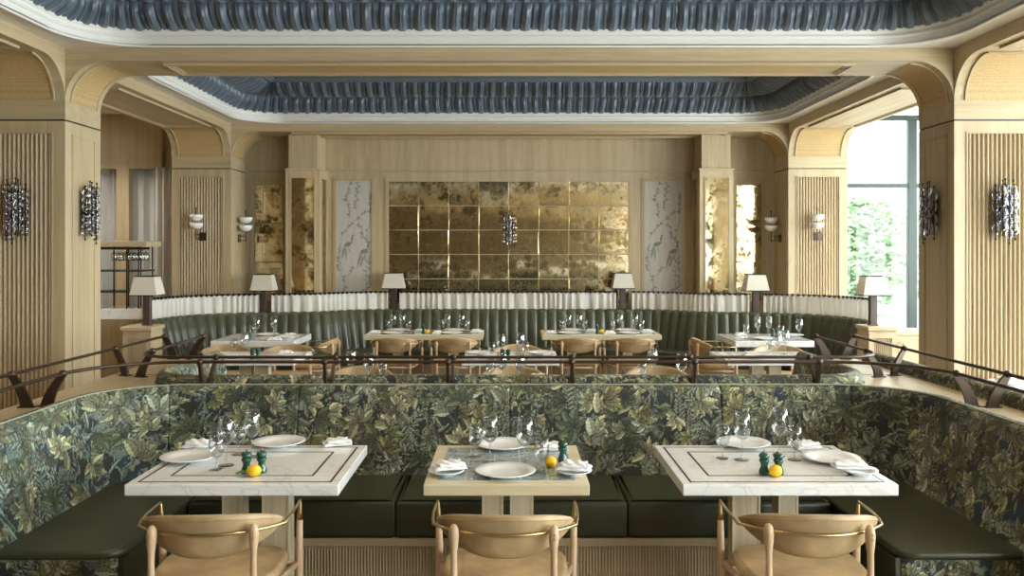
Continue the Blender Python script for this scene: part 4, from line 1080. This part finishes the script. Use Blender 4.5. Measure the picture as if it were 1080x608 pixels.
lay([(k, X(x, y), y, r, None, 0) for k, x, y, r in (('water',592.5,10.575,0),('wine',599.5,10.585,0),('wine',611,10.585,0),('water',617,10.575,0),('water',646.5,10.575,0),('wine',654,10.585,0),('wine',670,10.585,0),('water',677,10.575,0),
     ('plate',603,10.76,0),('plate',600,10.40,0),('plate',660,10.76,0),('plate',663,10.40,0),('napkin',580.5,10.45,0),('napkin',642.5,10.40,0),('napkin',681,10.65,0),('napkin',623,10.68,0),('mill',630,10.5,0))], 'the long table right of centre')
put('lemon2', None, (X(634.5,10.42), 10.42, .7455), .5, 'lemon beside the pepper mill on the long table right of centre')
lay([(k, X(x, y), y, r, None, 0) for k, x, y, r in (('wine',271,10.0,0),('water',266,9.8,0),('wine',289,10.1,0),('mill',264,9.9,0),('plate',282,10.2,0),('plate',303,9.93,0),('napkin',305,10.15,.3),('napkin',289,9.68,.1))], 'the far left marble table')
lay([(k, X(x, y), y, r, None, 0) for k, x, y, r in (('wine',799,10.1,0),('water',787,9.85,0),('wine',811,10.1,0),('wine',843,9.75,0),('water',824,9.7,0),('mill',815,9.95,0),('mill',819,9.95,0),('plate',806,9.75,0),('napkin',780,10.2,.1),('plate',835,10.1,0),('napkin',820,10.32,.1))], 'the far right marble table')
for x, w in ((415,'left end of the long table left of centre'),(478,'right end of the long table left of centre'),(610,'left end of the long table right of centre'),(668,'right end of the long table right of centre')):
    chair(X(x,9.82), 10.08, 0, 'tan chair seen from behind at the %s' % w, 'chairs seen from behind in the back row')
chair(-2.32, 9.78, PI/2, 'tan leather chair turned sideways at the right end of the far left table')
chair(2.44, 9.78, -PI/2, 'tan leather chair turned sideways at the left end of the far right table')
# table beyond the right ledge
table('white marble table beyond the outer bench on the right, partly in view', 3.66, 4.36, 6.0, 6.72, 'marble')
lay([('plate',3.88,6.5,0,None,0),('napkin',3.86,6.52,.2,None,.02)], 'the table beyond the right ledge')

# ------------------------------------------------------------------ long curved tufted bench by the back wall
half = [(-4.20,9.78),(-4.15,10.15),(-4.03,10.48),(-3.82,10.72),(-3.54,10.87),(-3.28,10.96),(-3.0,11.02),(-2.74,11.06),(-2.5,11.16),(-2.3,11.33),(-2.1,11.49),(-1.9,11.57),(-1.68,11.6),(-1.2,11.6),(-.6,11.6),(0,11.6)]
ctl = half+[(-x,y) for x, y in half[:-1]][::-1]
def catmull(c, n=10):
    out = []
    for i in range(len(c)-1):
        p0 = c[max(i-1,0)]; p1 = c[i]; p2 = c[i+1]; p3 = c[min(i+2,len(c)-1)]
        for j in range(n):
            t = j/n; out.append(tuple(.5*((2*p1[k])+(-p0[k]+p2[k])*t+(2*p0[k]-5*p1[k]+4*p2[k]-p3[k])*t*t+(-p0[k]+3*p1[k]-3*p2[k]+p3[k])*t**3) for k in (0,1)))
    out.append(c[-1]); return np.array(out)
def resample(c, step):
    d = np.r_[0, np.cumsum(np.hypot(*np.diff(c, axis=0).T))]; n = int(d[-1]/step); s = np.linspace(0, d[-1], n)
    x, y = np.interp(s, d, c[:,0]), np.interp(s, d, c[:,1]); ker = np.ones(9)/9
    tx, ty = np.gradient(x), np.gradient(y); 
    tx = np.convolve(np.pad(tx,4,'edge'), ker, 'valid'); ty = np.convolve(np.pad(ty,4,'edge'), ker, 'valid'); L = np.hypot(tx,ty)
    return np.stack([x, y, -ty/L, tx/L], 1), s
bp, bs = resample(catmull(ctl), .0125)
bb = thing('banquette', 'long curved dark green leather bench with vertical channel tufting along the back wall', 'bench')
bprof, _ = prof_resample([(-.13,.44),(-.10,.60),(-.05,.82),(-.02,.90)]+[(.035-.055*math.cos(t), .905+.055*math.sin(t)) for t in np.linspace(.1,PI-.1,9)]+[(.09,.86)], .03)
ch = .1335; P = sweep(bp, bprof); sc = np.abs(np.sin(PI*bs/ch))**.55*.032
fade = np.where(bprof[:,0] > .05, .4, 1.0)
for k in (0, 1): P[...,k] -= bp[:,2+k][:,None]*sc[:,None]*fade[None,:]
P[...,2] += (sc*.5)[:,None]*(bprof[:,1] > .93)[None,:]
bkp = sweep(bp, np.array([(.09,.02),(-.10,.02)])); Pa = np.concatenate([P, bkp, P[:,:1]], 1)
Pa = np.concatenate([capr(Pa,0), Pa, capr(Pa,-1)[::-1]], 0)
grid_obj('tufted_back', Pa, M['tufted_leather'], bb)
inn = [(-3.62,9.80),(-3.60,10.1),(-3.48,10.36),(-3.2,10.50),(-2.7,10.55),(-2.35,10.68),(-2.1,10.88),(-1.9,10.98),(-1.6,11.02),(0,11.02)]
inn = [tuple(p) for p in catmull(inn+[(-x,y) for x, y in inn[:-1]][::-1], 5)]
outp = [(p[0]-p[2]*.14, p[1]-p[3]*.14) for p in bp[::12]]
outp[0] = (outp[0][0], 9.80)
MB().cushion(outp+inn[::-1], .28, .46, .03).build('seat_cushion', M['tufted_leather'], bb, 'auto')
mb = MB(); sm = [(p[0]-p[2]*.16, p[1]-p[3]*.16) for p in bp[::16]]; im = [(x*.985+.0, y+.06) for x, y in inn]
mb.prism(sm+im[::-1], 0, .279).build('plinth', M['oak'], bb)
# ledge behind the bench, with the cafe curtains and lamps on it
lt = thing('service_ledge', 'narrow oak ledge running behind the curved green bench', 'ledge')
MB().prism([(p[0]+p[2]*.10, p[1]+p[3]*.10) for p in bp[::8]]+[(p[0]+p[2]*.30, p[1]+p[3]*.30) for p in bp[::8]][::-1], .86, .905).build('top', M['oak_x'], lt)
MB().prism([(p[0]+p[2]*.105, p[1]+p[3]*.105) for p in bp[::8]]+[(p[0]+p[2]*.285, p[1]+p[3]*.285) for p in bp[::8]][::-1], 0, .859).build('body', M['oak'], lt)
pxs = 537.5+(bp[:,0]+bp[:,2]*.06)*880/(bp[:,1]+bp[:,3]*.06)
names = ['leftmost, curving towards the drapes','between the two lamps left of the mirror','longest, under the big mirror','between the two lamps right of the mirror','rightmost, curving towards the window']
for i, (a, b) in enumerate(((161,274.5),(285,409.5),(420.5,651.5),(666,792),(805,916))):
    sel = np.where((pxs >= a)&(pxs <= b))[0]; q = bp[sel]; q = np.stack([q[:,0]+q[:,2]*.13, q[:,1]+q[:,3]*.13, q[:,2], q[:,3]], 1)
    t = thing('cafe_curtain', 'short gathered cream curtain over the green bench, %s' % names[i], 'curtain', group='cafe curtains along the bench')
    drape('cloth', q[:,:2], .915, 1.192, .023, .098, M['curtain'], t, .003, 30+i)
    MB().tube([(p[0],p[1],1.206) for p in q[::3]], .0065, 6).build('rail', M['black'], t, True)
    d = np.r_[0, np.cumsum(np.hypot(*np.diff(q[:,:2], axis=0).T))]
    for s_ in np.arange(.03, d[-1], .068):
        x, y = np.interp(s_, d, q[:,0]), np.interp(s_, d, q[:,1])
        if 'loop' not in USED: lo_ = USED['loop'] = MB().box(-.012, .012, -.016, .016, -.016, .018).build('curtain_loop', M['black'])
        else: lo_ = USED['loop'].copy(); C.objects.link(lo_)
        lo_.location = (x, y, 1.200); lo_.parent = t
    for e in (0, -1): MB().tube([(q[e][0],q[e][1],.905),(q[e][0],q[e][1],1.215)], .008, 6).build('upright', M['black'], t, True)

# ------------------------------------------------------------------ table lamps
def mk_lamp():
    t = thing('table_lamp', 'x', 'lamp')
    MB().bbox(-.050,.050,-.04,.04,0,.02,.004).build('base', M['post'], t)
    MB().bbox(-.04,.04,-.032,.032,.02,.36,.004).build('post', M['post'], t)
    b0, b1, z0, z1 = .155, .112, .345, .560
    vs = []; 
    for (w, dpt, z) in ((b0,b0*.8,z0),(b1,b1*.8,z1),(b1-.004,b1*.8-.004,z1),(b0-.004,b0*.8-.004,z0)):
        vs += [(-w,-dpt,z),(w,-dpt,z),(w,dpt,z),(-w,dpt,z)]
    fs = [(i*4+k, i*4+(k+1)%4, ((i+1)%4)*4+(k+1)%4, ((i+1)%4)*4+k) for i in range(4) for k in range(4)]
    sh = MB().add(vs, fs).build('shade', M['shade'], t)
    mb = MB()
    for w, z in ((b0,z0),(b1,z1)):
        for a, b, c, d in ((-w-.003,w+.003,-w*.8-.003,-w*.8+.001),(-w-.003,w+.003,w*.8-.001,w*.8+.003),(-w-.003,-w+.001,-w*.8,w*.8),(w-.001,w+.003,-w*.8,w*.8)): mb.box(a,b,c,d,z-.0055,z+.0055)
    mb.build('shade_trim', M['black'], sh)
    MB().lathe([(0,.36),(.012,.36),(.012,.40),(.03,.42),(.034,.45),(.02,.48),(0,.49)], 12).build('bulb', M['bowl'], t, True)
    return t
def lamp(x, y, z, lb): return put('lamp', mk_lamp, (x, y, z), 0, lb, 'lamps along the green bench')
for p_, y_, z_, lb in ((155.5,9.52,.932,'table lamp with white square shade on the left oak pedestal by the drapes'),(278.5,11.14,.9055,'table lamp with white square shade before the narrow mirror left of the left boxed column'),
        (415.5,11.80,.9055,'table lamp with white square shade at the lower left corner of the big mirror'),(656.5,11.80,.9055,'table lamp with white square shade at the lower right corner of the big mirror'),
        (796.5,11.14,.9055,'table lamp with white square shade before the narrow mirror right of the right boxed column'),(920.5,9.52,.932,'table lamp with white square shade on the right oak pedestal in front of the window')):
    lamp(X(p_,y_), y_, z_, lb)
def pedestal(x0, x1, y0, y1, lb):
    t = thing('pedestal_cabinet', lb, 'cabinet', ((x0+x1)/2,(y0+y1)/2,0)); a, c = (x1-x0)/2, (y1-y0)/2
    MB().bbox(-a-.02,a+.02,-c-.02,c+.02,.885,.930,.005).build('top', M['oak_x'], t)
    MB().box(-a,a,-c+.015,c,0,.884).build('body', M['oak'], t)
    frame(MB(), -a, a, .05, .86, -c+.015, .06, -.015).build('door_frame', M['oak'], t)
    reeds(MB(), -a+.062, a-.062, -c+.014, .11, .80, .022, -1).build('reeded_door', M['oak'], t, 'auto')
pedestal(X(131,9.4), X(160.5,9.4), 9.36, 9.68, 'small oak pedestal cabinet with reeded door under the leftmost lamp')
pedestal(X(915,9.4), X(944.5,9.4), 9.36, 9.68, 'small oak pedestal cabinet with reeded door under the rightmost lamp')
t = thing('sideboard', 'light oak sideboard with ring handle by the window right of the pedestal', 'cabinet', (5.03,10.4,0))
MB().bbox(-.42,.42,-.22,.22,.75,.80,.005).build('top', M['oak_x'], t); MB().box(-.40,.40,-.19,.20,.12,.749).build('body', M['oak'], t)
frame(MB(), -.39, .39, .30, .73, -.19, .03, -.012).build('drawer_front', M['oak_x'], t)
MB().tube([(-.24+.045*math.cos(a), -.208, .60+.065*math.sin(a)) for a in np.linspace(0, 2*PI, 20)], .008, 8).build('ring_handle', M['brass'], t, True)
for sx in (-1,1):
    for sy in (-1,1): MB().tube([(sx*.36,sy*.16,0),(sx*.36,sy*.16,.12)], .018, 8).build('leg', M['oak'], t, True)

# ------------------------------------------------------------------ glass rack station on the left
t = thing('glass_rack', 'oak and dark metal bar rack with marble counter behind the near left pillar', 'bar station', (0,0,0))
ya, yb = 10.15, 10.6; xl, xr = X(96,10.3), X(151,10.2)
MB().box(xl, xr-.03, ya+.03, yb-.02, 0, Z(337,10.2)).build('cabinet', M['oak'], t)
reeds(MB(), xl, xr-.03, ya+.029, .08, Z(338,10.2), .03, -1).build('reeded_front', M['oak'], t, 'auto')
MB().bbox(xl, xr, ya, yb, Z(337,10.2), Z(325.5,10.2), .006).build('counter', M['marble'], t)
MB().bbox(xl, X(156,10.2), ya, yb, Z(260.5,10.2), Z(254.5,10.2), .004).build('top_board', M['oak_x'], t)
zc = Z(325.5,10.2)
for x_ in (X(121,10.2), X(134.5,10.2), X(147,10.2)):
    for y_ in (ya+.03, yb-.03): MB().tube([(x_,y_,zc),(x_,y_,Z(260.5,10.2))], .010, 6).build('upright', M['black'], t, True)
for zz in (Z(308,10.2), Z(286,10.2)):
    MB().box(xl, X(149,10.2), ya+.02, yb-.02, zz-.010, zz+.010).build('shelf', M['winframe'], t)
mb = MB()
for y_ in (ya+.03, ya+.14, ya+.25): mb.box(xl, X(150,10.2), y_-.004, y_+.004, Z(263.5,10.2), Z(260.8,10.2))
mb.build('hanger_bars', M['black'], t)
up = [(r, -z) for r, z in WATER]
k = 0
for row, y_ in enumerate((ya+.085, ya+.195)):
    for x_ in np.arange(X(119,10.2), X(149,10.2), .086):
        k += 1
        if 'hang' not in USED:
            o = MB().lathe(up, 20, close=False).build('hanging_glass', M['glass'], None, True); tag(o, 'x', 'glass'); USED['hang'] = o
        else: o = USED['hang'].copy(); C.objects.link(o)
        o.location = (x_, y_, Z(261.2,10.2)); o['label'] = 'stemmed glass hanging upside down under the oak rack board, %s row' % ('front' if row == 0 else 'rear'); o['group'] = 'glasses hanging in the %s row of the rack' % ('front' if row == 0 else 'rear')

# ------------------------------------------------------------------ wall lights
def crystal(label, style):
    t = thing('wall_sconce', label, 'wall light')
    # local frame: wall at y=0, light sticks out towards -y
    MB().bbox(-.05,.05,-.012,0,-.12,.12,.003).build('backplate', M['bronze'], t)
    cols = [(-.082,-.045,.00),(-.045,-.085,.035),(0,-.100,-.035),(.045,-.085,.035),(.082,-.045,.0),(0.0,-.045,.05)]
    for i, (x, y, dz) in enumerate(cols):
        hh = .205 if style == 'bead' else .20
        r = MB().tube([(x,y,dz-hh-.03),(x,y,dz+hh+.03)], .0035, 6).build('rod', M['black'], t, True)
        f = MB(); 
        for e in (-1,1): f.lathe([(0,-.011),(.007,-.007),(.0085,0),(.007,.007),(0,.011)], 10, (x,y,dz+e*(hh+.028)))
        f.build('finial', M['black'], r, True)
        MB().tube([(x,y,dz),(x*.3,-.008,dz*.3)], .004, 6).build('bracket', M['black'], t, True)
        if style == 'bead':
            pr = []; nb = 7; h = 2*hh/nb
            for b in range(nb):
                for q in np.linspace(.08,.92,7): pr.append((.005+.022*math.sin(PI*q)**.6, dz-hh+h*(b+q)))
            MB().lathe(pr, 14, (x,y,0), close=False).build('bead_string', M['crystal'], t, True)
        else:
            for half_ in (0, 1):
                pr = [(.013+.015*abs(math.sin(PI*q*2.0))**.8, dz-hh+.008+half_*hh+(hh-.016)*q) for q in np.linspace(0,1,22)]
                mb = MB().lathe(pr, 12, (x,y,0), close=False)
                mb.build('glass_drop', M['crystal'], t, True)
    MB().lathe([(0,-.15),(.02,-.14),(.022,0),(.02,.14),(0,.15)], 12, (0,-.035,0)).build('lamp_tube', M['bowl'], t, True)
    return t
def place(o, x, y, z, rz): o.location = (x,y,z); o.rotation_euler = (0,0,rz)
zs = Z(224,7.06)
place(crystal('clear glass bead sconce on the reeded front of the near left pillar', 'bead'), X(18,7.06), P1+.0, zs, 0)
place(crystal('clear glass bead sconce on the pale side of the near left pillar', 'bead'), -PX0+.007, 7.40, Z(225,7.35), PI/2)
place(crystal('wavy moulded glass sconce on the reeded front of the near right pillar', 'drop'), X(1059,7.06), P1+.0, zs, 0)
place(crystal('wavy moulded glass sconce on the plain side of the near right pillar', 'drop'), PX0-.007, 7.40, Z(225,7.35), -PI/2)
place(crystal('wavy moulded glass sconce mounted in the middle of the big mirror', 'drop'), X(537,12.05), YW-.02, Z(244,12.05), 0)
def mk_bowl(arm):
    def f():
        t = thing('wall_sconce', 'x', 'wall light')
        # local: wall at y=0; rod stands out on the bracket
        ox = -.05 if arm == 0 else 0; oy = -.11
        MB().tube([(ox,oy,-.21),(ox,oy,.215)], .0055, 8).build('rod', M['bronze'], t, True)
        MB().lathe([(0,.20),(.012,.205),(.008,.225),(0,.235)], 10, (ox,oy,0)).build('finial', M['bronze'], t, True)
        for z in (.055, -.055):
            MB().lathe([(.0,0),(.03,.003),(.062,.020),(.084,.048),(.092,.085),(.088,.085),(.080,.050),(.058,.026),(.02,.012),(0,.010)], 28, (ox,oy,z-.01), close=False).build('bowl', M['bowl'], t, True)
        MB().bbox(-.045,.055,-.012,0,-.215,-.105,.003).build('backplate', M['bronze'], t)
        mb = MB()
        for z in (-.13,-.19): mb.tube([(ox,oy,z),(ox*.2,-.008,z)], .005, 8)
        mb.build('arm', M['bronze'], t, True)
        return t
    return f
zb_ = Z(237,11.2)
put('bowl', mk_bowl(0), (-4.155, P2, zb_), 0, 'brass sconce with two stacked white bowls on the reeded front of the far left pillar')
put('bowl', None, (4.175, P2, zb_), 0, 'brass sconce with two stacked white bowls on the reeded front of the far right pillar')
put('bowl', None, (-PX0+.007, 11.62, zb_-.02), PI/2, 'brass sconce with two stacked white bowls beside the left narrow recess mirror')
put('bowl', None, (PX0-.007, 11.62, zb_-.02), -PI/2, 'brass sconce with two stacked white bowls beside the right narrow recess mirror')
# ------------------------------------------------------------------ outdoors beyond the windows
struct('ground', MB().box(-40, 60, -30, 60, -.25, -.12), M['ground'])
def tree(x, y, h, seed, lb):
    rs = random.Random(seed); t = thing('tree', lb, 'tree', (x,y,-.12))
    MB().tube([(0,0,0),(.05,.02,h*.3),(-.03,.05,h*.55),(0,0,h*.8)], [.14,.11,.08,.03], 8).build('trunk', M['trunk'], t, True)
    mb = MB(); vs = []; fs = []
    for i in range(5200):
        th = rs.uniform(0, 2*PI); ph = rs.uniform(-1.5, 1.5); r = h*.47*(rs.random()**.45)
        cx_, cy_, cz = r*math.cos(th)*math.cos(ph), r*math.sin(th)*math.cos(ph), h*.50+r*.95*math.sin(ph)
        a, b = rs.uniform(0,2*PI), rs.uniform(-.8,.8); L = .26; d = Vector((math.cos(a)*math.cos(b), math.sin(a)*math.cos(b), math.sin(b))); s = d.cross(Vector((0,0,1))).normalized()*.09
        c = Vector((cx_,cy_,cz)); n = len(vs); vs += [c-d*L*.5, c+s, c+d*L*.5, c-s]; fs.append((n,n+1,n+2,n+3))
    MB().add(vs, fs).build('foliage', M['tree'], t)
for i, (x, y, h, lb) in enumerate(((10.3,24.5,3.7,'leafy green tree outside the window, nearest the far right pillar'),(13.9,27,3.5,'leafy green tree outside the window, behind the mullion'),(11.8,33,4.6,'distant green tree outside the tall window'))):
    tree(x, y, h, i+3, lb)

# ------------------------------------------------------------------ light
w = bpy.data.worlds.new('sky'); bpy.context.scene.world = w; w.use_nodes = True
bg = w.node_tree.nodes['Background']; bg.inputs['Color'].default_value = (.93,.97,1,1); bg.inputs['Strength'].default_value = 5.5
def area(name, loc, rot, sx, sy, power, col=(1,1,1), portal=False):
    l = bpy.data.lights.new(name, 'AREA'); l.shape = 'RECTANGLE'; l.size = sx; l.size_y = sy; l.energy = power; l.color = col
    o = bpy.data.objects.new(name, l); o.location = loc; o.rotation_euler = rot; C.objects.link(o)
    if portal: l.cycles.is_portal = True
    return o
# daylight through the glazed right side, an added fill window behind the camera and the end window
area('daylight_right', (SX+.35, 4.3, 2.0), (0, math.radians(90), 0), 3.0, 15.4, 1500, (.91,.96,1))
area('window_fill_front', (5.85, YF-.35, 2.05), (math.radians(90), 0, 0), 2.7, 2.5, 230, (.97,.98,1))
area('daylight_end', (5.9, WY+.5, 2.2), (math.radians(-90), 0, 0), 2.4, 3.0, 60, (.97,1,.98), True)
# small warm bulbs: bowl sconces, crystal sconces, lamps
def bulb(x, y, z, e, r=.02, col=(1,.78,.50)):
    l = bpy.data.lights.new('bulb', 'POINT'); l.energy = e; l.color = col; l.shadow_soft_size = r
    o = bpy.data.objects.new('bulb', l); o.location = (x,y,z); C.objects.link(o)
# unseen fill spots added below the coffer tops and aisle ceilings
def spot(x, y, z, e, ang=120, col=(1,.80,.55)):
    l = bpy.data.lights.new('fill_spot', 'SPOT'); l.energy = e; l.color = col; l.spot_size = math.radians(ang); l.spot_blend = .8; l.shadow_soft_size = .06
    o = bpy.data.objects.new('fill_spot', l); o.location = (x,y,z); C.objects.link(o)
for x in (-2.2, 0, 2.2):
    for y in (3.2, 5.2): spot(x, y, 3.93, 52)
    for y in (8.9, 10.3): spot(x, y, 3.93, 60)
for s in (-1, 1):
    for y in (5.5, 8.6, 10.9): spot(s*5.7, y, 3.72, 150 if s < 0 else 20, 120, (1,.93,.84))

cam = bpy.data.cameras.new('camera'); co = bpy.data.objects.new('camera', cam); C.objects.link(co)
co.location = (0,0,1.79); co.rotation_euler = (math.radians(90),0,0)
cam.sensor_width = 36; cam.sensor_fit = 'HORIZONTAL'; cam.lens = 880/1080*36
cam.shift_x = (540-537.5)/1080; cam.shift_y = -(304-264)/1080; cam.clip_end = 200; cam.clip_start = .05
sc = bpy.context.scene; sc.camera = co
sc.view_settings.view_transform = 'Standard'; sc.view_settings.look = 'None'; sc.view_settings.gamma = 1; sc.view_settings.use_curve_mapping = False
sc.view_settings.exposure = 0.2
sc.cycles.use_denoising = True; sc.cycles.max_bounces = 10; sc.cycles.transparent_max_bounces = 24; sc.cycles.diffuse_bounces = 5; sc.cycles.glossy_bounces = 4
sc.cycles.caustics_reflective = False; sc.cycles.caustics_refractive = False; sc.cycles.sample_clamp_indirect = 8
